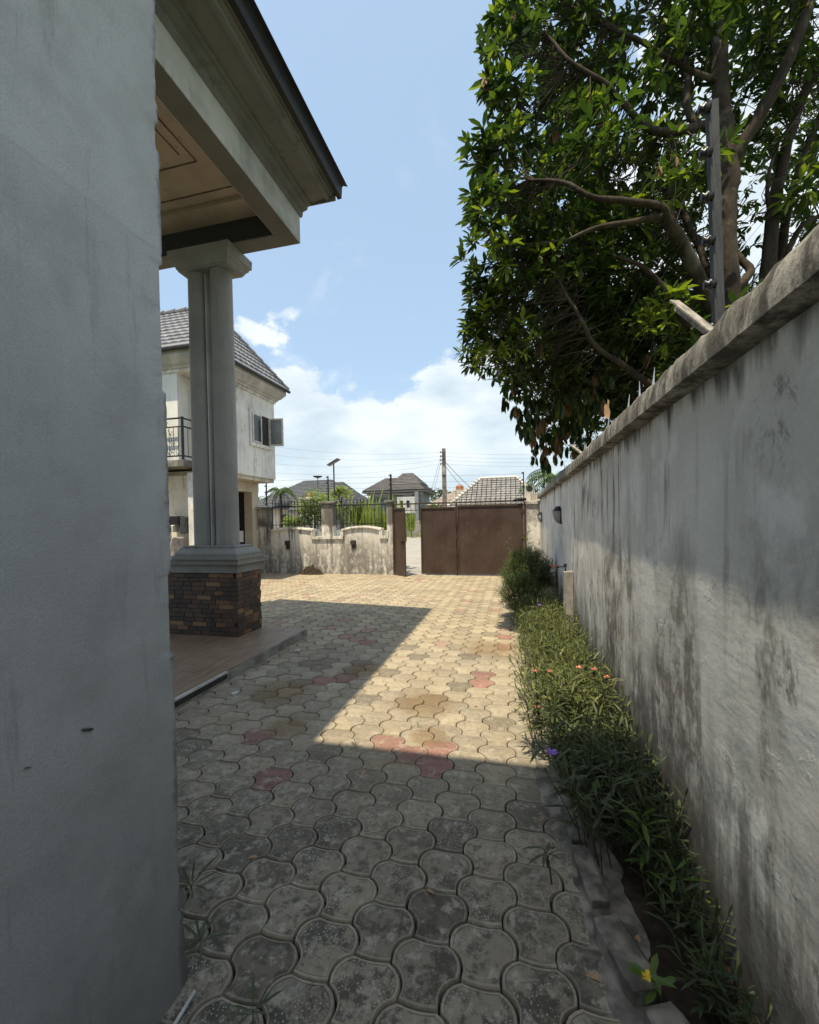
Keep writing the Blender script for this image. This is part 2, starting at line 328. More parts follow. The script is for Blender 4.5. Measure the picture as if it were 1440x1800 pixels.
def leafmat(name, a, b, yellow=None, rough=0.38, trans=0.35, ythr=0.86):
    t = NT(name); r = t.n('ShaderNodeNewGeometry').outputs['Random Per Island']
    k = t.mix(r, a, b)
    if yellow: k = t.mix(t.ramp(t.math('FRACT', t.math('MULTIPLY', r, 13.7)), ythr, ythr + 0.06), k, yellow)
    t.col(k); t.b.inputs['Roughness'].default_value = rough; t.b.inputs['Specular IOR Level'].default_value = 0.45
    tr = t.n('ShaderNodeBsdfTranslucent'); hs = t.n('ShaderNodeHueSaturation'); hs.inputs['Value'].default_value = 2.2; hs.inputs['Saturation'].default_value = 1.15
    t.l(k, hs.inputs['Color']); t.l(hs.outputs[0], tr.inputs[0])
    mx = t.n('ShaderNodeMixShader'); mx.inputs[0].default_value = trans
    t.l(t.b.outputs[0], mx.inputs[1]); t.l(tr.outputs[0], mx.inputs[2]); t.l(mx.outputs[0], t.out.inputs[0])
    M[name] = t.m
leafmat('tree_leaf', (0.020, 0.040, 0.011), (0.055, 0.088, 0.018), (0.16, 0.21, 0.035), 0.45, 0.30, 0.85)
leafmat('dry_tree_leaf', (0.13, 0.075, 0.04), (0.25, 0.16, 0.09), None, 0.7, 0.25)
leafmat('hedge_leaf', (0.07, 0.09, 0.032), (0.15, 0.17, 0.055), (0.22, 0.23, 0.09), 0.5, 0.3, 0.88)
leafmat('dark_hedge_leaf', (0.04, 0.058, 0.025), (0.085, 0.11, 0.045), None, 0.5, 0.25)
leafmat('bush_leaf', (0.05, 0.075, 0.022), (0.10, 0.13, 0.04), None, 0.6, 0.3)
leafmat('bright_leaf', (0.07, 0.13, 0.025), (0.13, 0.20, 0.04), None, 0.45, 0.35)
leafmat('far_leaf', (0.035, 0.055, 0.02), (0.075, 0.10, 0.03), (0.14, 0.16, 0.05), 0.7, 0.2)
leafmat('lime_leaf', (0.13, 0.19, 0.04), (0.24, 0.28, 0.07), None, 0.5, 0.35)
for nm, c in (('purple_petal', (0.28, 0.14, 0.55)), ('pink_petal', (0.62, 0.20, 0.17)), ('yellow_petal', (0.75, 0.50, 0.03))): plain(nm, c, 0.6, 0, 0.15)

def bark(name, a, b):
    t = NT(name); f = t.noise(6, 8, 0.7, sc=(1, 1, 0.45)); k = t.mix(t.ramp(f, 0.35, 0.68), a, b)
    k = t.mix(t.ramp(t.noise(3, 5, off=(2, 2, 2)), 0.55, 0.65, 0, 0.5), k, (0.16, 0.145, 0.115)); t.col(k)
    t.bump(t.math('ADD', f, t.noise(40, 5)), 0.5, 0.012); M[name] = t.done(0.9, 0, 0.15)
bark('bark', (0.026, 0.020, 0.015), (0.075, 0.058, 0.043))

t = NT('stone_brick'); r = t.n('ShaderNodeObjectInfo').outputs['Random']
cr_ = t.n('ShaderNodeValToRGB'); t.l(r, cr_.inputs[0]); e = cr_.color_ramp; e.interpolation = 'CONSTANT'
e.elements[0].color = (0.060, 0.042, 0.034, 1); e.elements[1].position = 0.32; e.elements[1].color = (0.095, 0.062, 0.046, 1)
for p_, c_ in ((0.52, (0.13, 0.075, 0.05)), (0.68, (0.075, 0.058, 0.05)), (0.80, (0.24, 0.125, 0.07)), (0.92, (0.30, 0.19, 0.095))):
    q = e.elements.new(p_); q.color = c_ + (1,)
k = t.mix(t.ramp(t.noise(30, 6, 0.7), 0.35, 0.75, 0, 0.55), cr_.outputs[0], (0.03, 0.022, 0.02))
k = t.mix(t.ramp(t.noise(5, 5), 0.5, 0.75, 0, 0.3), k, (0.14, 0.10, 0.07))
t.col(k); t.bump(t.noise(45, 6, 0.65), 0.5, 0.008); M['stone_brick'] = t.done(0.5, 0, 0.4)
t = NT('wood_tile'); r = t.n('ShaderNodeObjectInfo').outputs['Random']
g = t.noise(9, 8, 0.65, sc=(5.5, 0.32, 1)); k = t.mix(t.ramp(g, 0.36, 0.66), (0.17, 0.112, 0.072), (0.35, 0.25, 0.17)); k = t.mix(t.math('MULTIPLY', r, 0.35), k, (0.27, 0.20, 0.14))
k = t.mix(t.ramp(t.noise(2.5, 5), 0.5, 0.7, 0, 0.35), k, (0.33, 0.27, 0.20)); t.col(k); t.bump(g, 0.2, 0.002); M['wood_tile'] = t.done(0.42, 0, 0.4)
def roofmat(name, a, b, rough=0.6):
    t = NT(name); f = t.noise(2.5, 7, 0.65); k = t.mix(t.ramp(f, 0.35, 0.7), a, b)
    k = t.mix(t.ramp(t.noise(12, 5), 0.45, 0.75, 0, 0.35), k, tuple(v * 0.5 for v in a)); t.col(k); t.bump(t.noise(60, 3), 0.2, 0.006); M[name] = t.done(rough, 0, 0.3)
roofmat('annex_roof', (0.17, 0.175, 0.19), (0.25, 0.255, 0.27)); roofmat('far_roof', (0.085, 0.09, 0.10), (0.12, 0.125, 0.135)); roofmat('far_roof_warm', (0.10, 0.095, 0.092), (0.15, 0.14, 0.135))
roofmat('pale_roof', (0.42, 0.36, 0.31), (0.52, 0.46, 0.40)); roofmat('ridge_white', (0.5, 0.46, 0.42), (0.6, 0.56, 0.5)); roofmat('shingle_roof', (0.20, 0.195, 0.19), (0.30, 0.29, 0.28))

# ------------------------------------------------------------------ object helpers
COL = scene.collection
def tag(o, label=None, cat=None, group=None, kind=None):
    if label: o['label'] = label
    if cat: o['category'] = cat
    if group: o['group'] = group
    if kind: o['kind'] = kind
    return o
def thing(name, loc=(0, 0, 0), label=None, cat=None, group=None):
    o = bpy.data.objects.new(name, None); COL.objects.link(o); o.location = loc; o.empty_display_size = 0.1
    return tag(o, label, cat, group)
class MB:
    def __init__(s): s.v = []; s.f = []; s.mi = []
    def add(s, vs, fs, mi=0):
        b = len(s.v); s.v += [tuple(v) for v in vs]; s.f += [tuple(b + i for i in f) for f in fs]; s.mi += [mi] * len(fs); return s
    def box(s, x0, x1, y0, y1, z0, z1, mi=0, rot=None, c=None):
        vs = [Vector((x, y, z)) for z in (z0, z1) for y in (y0, y1) for x in (x0, x1)]
        if rot is not None: vs = [rot @ v + (c or Vector()) for v in vs]
        return s.add(vs, [(0, 2, 3, 1), (4, 5, 7, 6), (0, 1, 5, 4), (2, 6, 7, 3), (0, 4, 6, 2), (1, 3, 7, 5)], mi)
    def bevbox(s, x0, x1, y0, y1, z0, z1, b=0.01, mi=0):
        # box with chamfered upright and top edges
        def ring(i, z): return [(x0 + i + b, y0 + i, z), (x1 - i - b, y0 + i, z), (x1 - i, y0 + i + b, z), (x1 - i, y1 - i - b, z), (x1 - i - b, y1 - i, z), (x0 + i + b, y1 - i, z), (x0 + i, y1 - i - b, z), (x0 + i, y0 + i + b, z)]
        rs = [ring(0, z0), ring(0, z1 - b), ring(b, z1)]
        return s.loft(rs, mi)
    def loft(s, rings, mi=0, cap=True, closed=True):
        n = len(rings[0]); vs = [v for r in rings for v in r]; fs = []
        for k in range(len(rings) - 1):
            for i in range(n if closed else n - 1):
                j = (i + 1) % n; fs.append((k * n + i, k * n + j, (k + 1) * n + j, (k + 1) * n + i))
        if cap and closed: fs.append(tuple(range(n))[::-1]); fs.append(tuple(range((len(rings) - 1) * n, len(rings) * n)))
        return s.add(vs, fs, mi)
    def tube(s, pts, rad, n=6, mi=0, cap=True):
        pts = [Vector(p) for p in pts]; rad = rad if isinstance(rad, (list, tuple)) else [rad] * len(pts); rings = []
        up = Vector((0.123, 0.217, 0.97))
        for i, p in enumerate(pts):
            d = (pts[min(i + 1, len(pts) - 1)] - pts[max(i - 1, 0)]).normalized()
            if i == 0:
                a = d.cross(up)
                if a.length < 0.05: a = d.cross(Vector((1, 0, 0)))
            else: a = a - d * a.dot(d)
            a = a.normalized(); b = d.cross(a)
            rings.append([tuple(p + (a * math.cos(2 * math.pi * k / n) + b * math.sin(2 * math.pi * k / n)) * rad[i]) for k in range(n)])
        return s.loft(rings, mi, cap)
    def lathe(s, prof, c=(0, 0, 0), n=20, mi=0):
        return s.loft([[(c[0] + r * math.cos(2 * math.pi * k / n), c[1] + r * math.sin(2 * math.pi * k / n), c[2] + z) for k in range(n)] for r, z in prof], mi)
    def prism(s, poly, y0, y1, mi=0):       # polygon in XZ extruded along Y
        return s.loft([[(x, y0, z) for x, z in poly], [(x, y1, z) for x, z in poly]], mi)
    def prismx(s, poly, x0, x1, mi=0):      # polygon in YZ extruded along X
        return s.loft([[(x0, y, z) for y, z in poly], [(x1, y, z) for y, z in poly]], mi)
    def mesh(s, name, mats, smooth=False, fix=True):
        me = bpy.data.meshes.new(name); me.from_pydata(s.v, [], s.f)
        for m in (mats if isinstance(mats, (list, tuple)) else [mats]): me.materials.append(m)
        if any(s.mi): me.polygons.foreach_set('material_index', s.mi)
        if smooth: me.polygons.foreach_set('use_smooth', [True] * len(s.f))
        if fix:
            import bmesh
            bm = bmesh.new(); bm.from_mesh(me); bmesh.ops.recalc_face_normals(bm, faces=bm.faces); bm.to_mesh(me); bm.free()
        me.update(); return me
    def build(s, name, mats, parent=None, smooth=False, fix=True, **tg):
        o = bpy.data.objects.new(name, s.mesh(name, mats, smooth, fix)); COL.objects.link(o)
        if parent is not None:
            o.parent = parent
            l = Vector(parent.location); p = parent.parent
            while p is not None: l += p.location; p = p.parent
            o.location = -l                       # shapes are written in world coordinates
        return tag(o, **tg)
def put(name, me, parent, loc, rot=(0, 0, 0), **tg):
    o = bpy.data.objects.new(name, me); COL.objects.link(o); o.parent = parent
    l = Vector()
    p = parent
    while p is not None: l += p.location; p = p.parent
    o.location = Vector(loc) - l; o.rotation_euler = rot; return tag(o, **tg)
def smooth_angle(o, a=35):
    o.data.polygons.foreach_set('use_smooth', [True] * len(o.data.polygons))
    o.data.set_sharp_from_angle(angle=R(a)); return o
def grid_disp(x0, x1, y0, y1, nx, ny, fn):
    vs = []; fs = []
    for j in range(ny + 1):
        for i in range(nx + 1): vs.append(fn(x0 + (x1 - x0) * i / nx, y0 + (y1 - y0) * j / ny))
    for j in range(ny):
        for i in range(nx): a = j * (nx + 1) + i; fs.append((a, a + 1, a + nx + 2, a + nx + 1))
    return vs, fs
def nz(x, y=0, z=0): return noise.noise(Vector((x, y, z)))

# ------------------------------------------------------------------ ground, road
MB().add([(-400, -60, -0.06), (400, -60, -0.06), (400, 700, -0.06), (-400, 700, -0.06)], [(0, 1, 2, 3)]).build('ground', M['verge'], kind='structure')
MB().box(-12, 0.72, -4, 12.25, -0.055, -0.030).build('sand_bed', M['soil'], kind='structure')
MB().box(-30, 20, 12.25, 39, -0.05, -0.02).build('road', M['road_surface'], kind='structure')
b = MB()
for i in range(2600):
    x = rnd.uniform(-28, 8); y = rnd.choice((rnd.uniform(38.2, 41), rnd.uniform(12.7, 13.5) if x < -3.9 else rnd.uniform(38.2, 41)))
    h = rnd.uniform(.12, .35); a = rnd.uniform(0, 6.28); dx, dy = .05 * math.cos(a), .05 * math.sin(a)
    b.add([(x - dx, y - dy, -.02), (x + dx, y + dy, -.02), (x + rnd.uniform(-.1, .1), y + rnd.uniform(-.1, .1), h)], [(0, 1, 2)])
b.build('verge_grass', M['lime_leaf'], fix=False, kind='stuff', label='tufts of grass along the far side of the road and behind the wall', cat='grass')

# ------------------------------------------------------------------ paving: interlocking blocks
PX, PY = 0.195, 0.225
HW, TW = 0.125, 0.068          # half width at the points, half width of the flat ends
def paver_outline(n):
    # clockwise from left point: upper-left (bulging out), top, upper-right, lower-right (hollow), bottom, lower-left
    L, Rr = Vector((-HW, 0)), Vector((HW, 0)); TL, TR = Vector((-(PX - HW), PY / 2)), Vector((PX - HW, PY / 2))
    BL, BR = Vector((-(PX - HW), -PY / 2)), Vector((PX - HW, -PY / 2))
    def arc(a, c, bul, side):
        d = c - a; nrm = Vector((-d.y, d.x)).normalized() * side
        return [a + d * t_ + nrm * bul * 4 * t_ * (1 - t_) for t_ in [i / n for i in range(n)]]
    ub = 0.027
    o = arc(L, TL, ub, 1) + arc(TL, TR, 0.008, -1) + arc(TR, Rr, ub, 1)
    lo = arc(Rr, BR, ub, -1) + arc(BR, BL, 0.008, 1) + arc(BL, L, ub, -1)
    return o + lo
def paver_mb(mb, cx, cy, n, rings, ang=0.0, tilt=(0, 0), dz=0.0, rims=None):
    out = paver_outline(n); m = len(out); rs = []
    ca, sa = math.cos(ang), math.sin(ang)
    for sc, z in rings:
        rs.append([(cx + (p.x * ca - p.y * sa) * sc, cy + (p.x * sa + p.y * ca) * sc, z + dz + p.x * tilt[0] * sc + p.y * tilt[1] * sc) for p in out])
    base = len(mb.v)
    for r_ in rs: mb.v += r_
    for k_ in range(len(rs) - 1):
        for i in range(m):
            j = (i + 1) % m; mb.f.append((base + k_ * m + j, base + k_ * m + i, base + (k_ + 1) * m + i, base + (k_ + 1) * m + j)); mb.mi.append(0)
    q = base + (len(rs) - 1) * m
    mb.v.append((cx, cy + 0.008, rs[-1][0][2] * 0 + rings[-1][1] + dz)); c = len(mb.v) - 1
    for i in range(m): mb.f.append((q + (i + 1) % m, q + i, c)); mb.mi.append(0)
    if rims is not None:
        for w in RIMW[len(rings)]: rims += [w] * m
        rims.append(0.0)
NEARR = [(0.968, -0.03), (0.962, -0.007), (0.938, 0.0), (0.865, 0.0002), (0.852, -0.0016), (0.83, -0.0003)]
FARR = [(0.965, -0.02), (0.955, -0.005), (0.93, 0.0), (0.82, 0.0)]
RIMW = {6: [1, 1, 1, 0.9, 0.25, 0.0], 4: [0.8, 0.8, 0.8, 0.0]}
paving = thing('paving', (0, 0, 0)); paving['kind'] = 'structure'
variants = []
for k in range(6):
    mb = MB(); rm = []
    paver_mb(mb, 0, 0, 5, [(s + (rnd.uniform(-.008, .004) if 0 < i < 3 else 0), z + rnd.uniform(-.0006, .0006)) for i, (s, z) in enumerate(NEARR)], 0, (0, 0), 0, rm)
    me = mb.mesh('paver', M['paver_grey'], fix=False); at = me.attributes.new('rim', 'FLOAT', 'POINT'); at.data.foreach_set('value', rm)
    me.polygons.foreach_set('use_smooth', [True] * len(me.polygons)); me.set_sharp_from_angle(angle=R(50))
    m2 = me.copy(); m2.materials[0] = M['paver_red']
    variants.append((me, m2))
reds = [(-1.71, 4.05), (-1.84, 3.95), (-0.25, 4.05), (-0.25, 4.27), (-0.85, 2.86), (-0.67, 2.90), (-0.62, 2.70), (-0.80, 2.72), (-0.50, 2.86), (-1.585, 2.33), (-1.9, 2.9), (-1.83, 5.3), (-0.1, 5.3), (-0.2, 5.9)]
spots = []
for i in range(-62, 5):
    for j in range(0, 56):
        x = i * PX + 0.06; y = 1.0 + j * PY + (PY / 2 if i % 2 else 0)
        if y > 12.1 or y < 0.9: continue
        if y < 5.5 and x < -2.95: continue
        if y < 1.2 and x < -1.35: continue
        if y > 5 and x < -11.5: continue
        xr = 0.19 if y > 2.5 else (0.30 if y > 1.7 else 0.42)
        if x > xr: continue
        spots.append((x, y))
def isred(x, y): return any(abs(x - a) < PX / 2 and abs(y - b_) < PY / 2 for a, b_ in reds)
near = sorted(spots, key=lambda p: (p[0] + 0.3) ** 2 * 0.6 + p[1] ** 2)
nearset = near[:298]; farset = near[298:]
for x, y in nearset:
    v = variants[rnd.randrange(6)][1 if isred(x, y) else 0]
    o = bpy.data.objects.new('paver', v); COL.objects.link(o); o.parent = paving
    o.location = (x + rnd.uniform(-.002, .002), y + rnd.uniform(-.002, .002), rnd.uniform(-.004, .003))
    o.rotation_euler = (rnd.uniform(-.012, .012), rnd.uniform(-.012, .012), rnd.uniform(-.012, .012))
for redp in (False, True):
    mb = MB(); rm = []
    for x, y in farset:
        if isred(x, y) != redp: continue
        paver_mb(mb, x, y, 3, FARR, rnd.uniform(-.015, .015), (rnd.uniform(-.014, .014), rnd.uniform(-.014, .014)), rnd.uniform(-.004, .003), rm)
    if not mb.v: continue
    o = mb.build('red_paver_field' if redp else 'paver_field', M['paver_red'] if redp else M['paver_far'], paving, fix=False, kind='stuff')
    at = o.data.attributes.new('rim', 'FLOAT', 'POINT'); at.data.foreach_set('value', rm)
# mortar haunch beside the bed
def mort(x, y):
    off = 0.12 * max(0, min(1, (2.7 - y) / .8)) + 0.16 * max(0, min(1, (1.75 - y) / .8)); f_ = (x - .13) / .24
    return (x + off - .035 * (1 - f_) * (1 + 1.5 * nz(y * 3.1, 3)), y, -0.006 + 0.014 * math.sin(math.pi * max(0.0, f_)) ** .6 + 0.004 * nz(x * 20, y * 9))
vs, fs = grid_disp(0.13, 0.37, 0.7, 7.4, 12, 200, mort)
MB().add(vs, fs).build('mortar_strip', M['kerb_concrete'], paving, smooth=True)

# ------------------------------------------------------------------ main house: wing wall, portico, terrace
house = thing('main_house', (-3, 1, 0), 'grey rendered house in the left foreground with a twin-column portico and wood-look terrace', 'house')
CX, CY = -1.13, 1.22
def wingcorner(z):     # ragged, chipped arris
    e_ = 0.010 * nz(z * 3.1, 1) + 0.006 * nz(z * 14, 5) + 0.004 * nz(z * 45, 9)
    if nz(z * 2.0, 30) > 0.12: e_ -= 0.010 + 0.010 * abs(nz(z * 20, 7))
    return e_
mb = MB(); NZ_ = 420; rings = []
for k in range(NZ_ + 1):
    z = -0.03 + 4.2 * k / NZ_; c = wingcorner(z) + (0.02 if z < 0.3 else 0) * (1 - max(z, 0) / 0.3)
    c2 = 0.006 * nz(z * 25, 50)
    rings.append([(-6, -3.5, z), (CX + 0.004 * nz(z, -2), -3.5, z), (CX + 0.003 * nz(z * 1.5, 0), 0.4, z), (CX + 0.003 * nz(z * 2), CY - 0.10, z), (CX + 0.002 * nz(z * 6, 4), CY - 0.025, z), (CX - 0.004 + min(c, 0) * .5, CY - 0.006 + min(c, .0) + c2 * .5, z), (CX - 0.014 + c * .3, CY + c + c2, z), (CX - 0.06, CY + 0.006 * nz(z * 5, 11), z), (-6, CY, z)])
mb.loft(rings); w = mb.build('wing_wall', M['left_wall'], house)
smooth_angle(w, 50)
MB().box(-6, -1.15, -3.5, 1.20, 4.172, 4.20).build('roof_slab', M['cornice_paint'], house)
MB().box(-6, -1.15, -3.5, -0.45, 4.201, 6.2).build('upper_wall', M['left_wall'], house)  # unseen upper storey and eave, added to cast shade on the near paving
MB().box(-6, 0.05, -3.5, 0.40, 6.36, 6.50).build('shade_caster_eave', M['cornice_paint'], house)  # out of view, sized for where its shadow edge falls
MB().box(-6, -0.6, -3.5, -0.2, 6.201, 6.359).build('unseen_cornice', M['cornice_paint'], house)
# portico beams (butted), ceiling, cornice
BO, BI, BF, BB = -2.645, -2.887, 5.135, 4.896
mb = MB(); mb.box(BI, BO, -3, BF, 5.22, 5.68); mb.box(-8.4, BI, BB, BF, 5.22, 5.68)
mb.build('beam', M['beam_paint'], house)
mb = MB(); mb.box(BI + .012, BO - .008, -3, BB, 5.214, 5.217); mb.box(-8.4, BO - .008, BB + .002, BF - .008, 5.214, 5.217); mb.build('soffit_shade_plate', M['soffit_shade'], house)  # thin plates under the beams, their dark colour stands in for shade
MB().box(-8.4, BI - .002, BB - .004, BB - .001, 5.222, 5.546).build('inner_shade_band', M['inner_face_shade'], house)  # dark sheet on the inner face, painted-in shade
MB().box(BO + .02, BO + .49, 5.161, 5.176, 5.70, 5.90).build('cornice_end', M['cornice_paint'], house)
MB().box(-8.4, BI, -3, BB, 5.55, 5.67).build('ceiling', M['ceiling_paint'], house)
mb = MB()
mb.box(-8.4, BI, BB - 0.30, BB, 5.50, 5.548); mb.box(BI - 0.20, BI, -3, BB - 0.30, 5.51, 5.548)
mb.build('ceiling_border', M['ceiling_paint'], house)
mb = MB()      # grubby plaster mouldings that frame the ceiling panel
for (x0, y0, x1, y1) in ((-3.30, -2, -3.30, 4.05), (-3.42, -2, -3.42, 3.93), (-8, 4.05, -3.30, 4.05), (-8, 4.45, -3.1, 4.45)):
    n_ = 60
    pts = [(x0 + (x1 - x0) * i / n_ + .004 * nz(i * .9, 3), y0 + (y1 - y0) * i / n_ + .004 * nz(i * .9, 8), 5.545 + .004 * nz(i * 1.3, 2)) for i in range(n_ + 1)]
    mb.tube(pts, [0.007 + 0.006 * nz(i * 1.7, 6) for i in range(n_ + 1)], 5)
mb.build('ceiling_moulding', M['crack_mould'], house)
prof = [(BO + 0.002, 5.56), (BO + 0.03, 5.58), (BO + 0.035, 5.63), (BO + 0.10, 5.65), (BO + 0.105, 5.685), (BO + 0.155, 5.69), (BO + 0.155, 5.715), (BO + 0.36, 5.735), (BO + 0.365, 5.71), (BO + 0.41, 5.715), (BO + 0.42, 5.745), (BO + 0.455, 5.75), (BO + 0.46, 5.775), (BO + 0.49, 5.78), (BO + 0.49, 5.90), (BO + 0.002, 5.90)]
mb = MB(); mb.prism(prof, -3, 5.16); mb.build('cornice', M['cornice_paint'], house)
mb = MB(); mb.prism([(BO + 0.492, 5.76), (BO + 0.545, 5.765), (BO + 0.555, 5.90), (BO + 0.575, 5.93), (BO + 0.492, 5.92)], -3, 5.24); mb.build('gutter', M['fascia'], house)
mb = MB()
for k in range(24):
    y0 = -3 + k * 0.345; mb.prism([(-2.03, 5.935), (-2.04, 5.96), (-5.5, 7.15), (-5.5, 7.10)], y0, y0 + 0.35)
mb.build('roof', M['dark_roof'], house)
MB().box(-5.6, -5.3, 5.1, 5.2, 5.7, 6.9).build('gable', M['beam_paint'], house)
# pedestal clad in thin stone bricks
ped = MB().box(-4.96, -3.545, 4.895, 5.42, 0.10, 0.94).build('pedestal', M['dark_interior'], house)
def brick_mesh(L, H, D):
    q = MB(); b_ = 0.004
    def rg(i, y): return [(-L / 2 + i, y, i), (L / 2 - i, y, i), (L / 2 - i, y, H - i), (-L / 2 + i, y, H - i)]
    q.loft([rg(0, 0), rg(0, -D + b_), rg(b_, -D)]); return q.mesh('brick', M['stone_brick'])
bm_ = {}
def getb(L):
    key = (round(L, 2), rnd.randrange(3))
    if key not in bm_: bm_[key] = brick_mesh(key[0] - 0.004, 0.057, 0.014 + 0.0022 * key[1])
    return bm_[key]
for row in range(14):
    z = 0.102 + row * 0.0598
    x = -4.96 - (row % 2) * 0.07
    while x < -3.56:
        L = rnd.choice((0.14, 0.16, 0.18, 0.22)); L = min(L, -3.545 - x)
        if L < 0.05: break
        put('brick', getb(L), ped, (x + L / 2, 4.895, z)); x += L
    y = 4.88 - 0.0
    while y < 5.40:
        L = min(rnd.choice((0.12, 0.15, 0.18)), 5.42 - y)
        if L < 0.04: break
        put('brick', getb(L), ped, (-3.545, y + L / 2, z), (0, 0, R(90))); y += L
mb = MB(); mb.box(-5.02, -3.50, 4.845, 5.47, 0.945, 1.055); mb.box(-5.06, -3.455, 4.80, 5.515, 1.058, 1.125)
mb.build('ledge', M['ledge_paint'], house)
# twin column
cy0 = 5.04
mb = MB()
def sqring(x0, x1, y0, y1, z): return [(x0, y0, z), (x1, y0, z), (x1, y1, z), (x0, y1, z)]
def moulding(mb, prof, x0, x1, y0, y1):
    mb.loft([sqring(x0 - o_, x1 + o_, y0 - o_, y1 + o_, z) for o_, z in prof])
X0, X1, Y0, Y1 = -4.27, -3.60, 4.92, 5.20
moulding(mb, [(0.16, 1.128), (0.16, 1.17), (0.135, 1.172), (0.14, 1.19), (0.135, 1.21), (0.11, 1.235), (0.065, 1.26), (0.055, 1.275), (0.062, 1.29), (0.055, 1.302), (0.0, 1.304)], X0, X1, Y0, Y1)
mb.build('column_base', M['ledge_paint'], house)
for cx in (-4.135, -3.785):
    mb = MB(); mb.lathe([(0.147, 1.302), (0.146, 2.5), (0.139, 4.98)], (cx, 5.06, 0), 40); o = mb.build('column', M['column_paint'], house, smooth=True); smooth_angle(o, 40)
MB().box(-3.966, -3.954, 4.955, 5.17, 1.303, 4.938).build('column_fillet', M['beam_paint'], house)
mb = MB(); moulding(mb, [(0.0, 4.975), (0.03, 4.975), (0.032, 4.995), (0.045, 5.0), (0.055, 5.03), (0.085, 5.06), (0.09, 5.085), (0.115, 5.10), (0.12, 5.212), (0.0, 5.212)], X0 - .02, X1, Y0, Y1)
mb.build('capital', M['column_paint'], house)
# terrace with wood-look tiles
TE, TF = -2.84, 5.44
terr = MB().box(-7.5, TE, 1.24, TF, -0.03, 0.085).build('terrace', M['concrete'], house)
pm = []
for k in range(3):
    q = MB(); q.bevbox(0.0015, 0.1485, 0.0015, 0.5985 + 0.3 * 0, -0.012, 0.0, 0.0012); pm.append(q.mesh('plank', M['wood_tile']))
nx_ = 15
for i in range(nx_):
    x = TE - 0.015 - 0.15 * (i + 1); off = (i % 3) * 0.2
    y = TF - 0.602 + off - 0.4
    # first piece is cut
    yc = y + 0.6
    if TF - yc > 0.03:
        q = MB(); q.bevbox(0.0015, 0.1485, 0.0015, TF - yc - 0.0015, -0.012, 0.0, 0.0012); put('plank', q.mesh('plank', M['wood_tile']), terr, (x, yc, 0.0985))
    while y > 1.9:
        if not (x + 0.15 < -3.45 - 0.3 and y > 4.9 and False): put('plank', pm[rnd.randrange(3)], terr, (x, y, 0.0985 + rnd.uniform(-.0006, .0006)))
        y -= 0.6
MB().box(TE - 0.012, TE + 0.006, 4.15, TF + 0.004, 0.0, 0.0965).build('edge_tile', M['concrete'], terr)
MB().box(TE - 0.012, TE + 0.006, 1.3, 3.72, 0.03, 0.080).build('edge_tile', M['dark_interior'], terr)
MB().box(TE - 0.014, TE + 0.010, 1.3, 3.72, 0.084, 0.104).build('edge_trim', M['white_plastic'], terr, label='pale plastic trim along the near terrace edge')
# litter near the terrace
for i, (x, y, a, lb) in enumerate(((-2.62, 4.75, .6, 'scrap of white litter on the paving by the far terrace corner'), (-2.55, 3.45, 1.3, 'small white peg-like litter on the paving beside the terrace trim'))):
    q = MB(); q.bevbox(-.035, .035, -.018, .018, 0.002, .02, .004); o = q.build('litter', M['white_plastic'], label=lb, cat='litter'); o.location = (x, y, 0); o.rotation_euler = (0.1, 0, a)

# mud nests on the left wall
for (y, z, L, rr, lb) in ((0.902, 1.05, 0.016, 0.0045, 'dark spindle-shaped insect cocoon stuck on the grey wall'), (0.755, 1.03, 0.008, 0.002, 'tiny dark fleck lower on the grey wall near the frame edge')):
    q = MB(); n_ = 8; pts = []; rad = []
    for i in range(n_ + 1):
        s = i / n_; pts.append((0, (s - .5) * 2 * L, (0.5 - s) * L * 0.9)); rad.append(rr * math.sin(math.pi * (0.08 + 0.84 * s)) ** 0.7)
    q.tube(pts, rad, 8); o = q.build('cocoon', M['mud'], smooth=True, label=lb, cat='cocoon'); o.location = (CX + 0.004, y, z)
q = MB(); q.tube([(-1.075, 1.20, .012), (-1.06, 1.02, .016), (-1.05, 0.9, .013)], 0.006, 6); q.build('plastic_strip', M['white_plastic'], label='pale plastic strip lying at the foot of the grey wall', cat='plastic strip')

# ------------------------------------------------------------------ right boundary wall
WX = 0.70
rw = thing('side_wall', (WX, 6, 0), 'long mould-streaked white boundary wall along the right side', 'wall')
def wf(y, z):
    return (WX + 0.006 * nz(y * 1.3, z * 1.3) + 0.003 * nz(y * 6, z * 5, 3), y, z)
vs, fs = grid_disp(-3, 12.0, -0.05, 2.14, 300, 50, wf)
mb = MB(); mb.add(vs, [f[::-1] for f in fs]); mb.box(WX + 0.02, WX + 0.22, -3, 12.0, -0.05, 2.13)
mb.build('wall_body', M['right_wall'], rw, smooth=False, fix=False)
rings = []
for k in range(520):
    y = -3 + 15.0 * k / 519; e = lambda s, o_=0: 0.010 * nz(y * 7, o_) * s + 0.006 * nz(y * 23, o_ + 4) * s
    dip = 0.012 * nz(y * 0.9, 6)
    rings.append([(0.640 + e(.2), y, 2.098 + dip * .5 + e(.3, 1)), (0.622 + e(.3, 2), y, 2.102 + dip * .5 + e(.3, 3)), (0.624 + e(.4, 5), y, 2.15 + e(.3, 5)), (0.634 + e(.5, 6), y, 2.196 + dip + e(.7, 7)), (0.650 + e(.7, 8), y, 2.222 + dip + e(1.3, 9)), (0.70, y, 2.238 + dip + e(1.5, 11)), (0.93, y, 2.235 + e(1, 12)), (0.985, y, 2.14), (0.985, y, 2.09), (0.70, y, 2.092)])
mb = MB(); mb.loft(rings); o = mb.build('coping', M['coping'], rw); smooth_angle(o, 40)
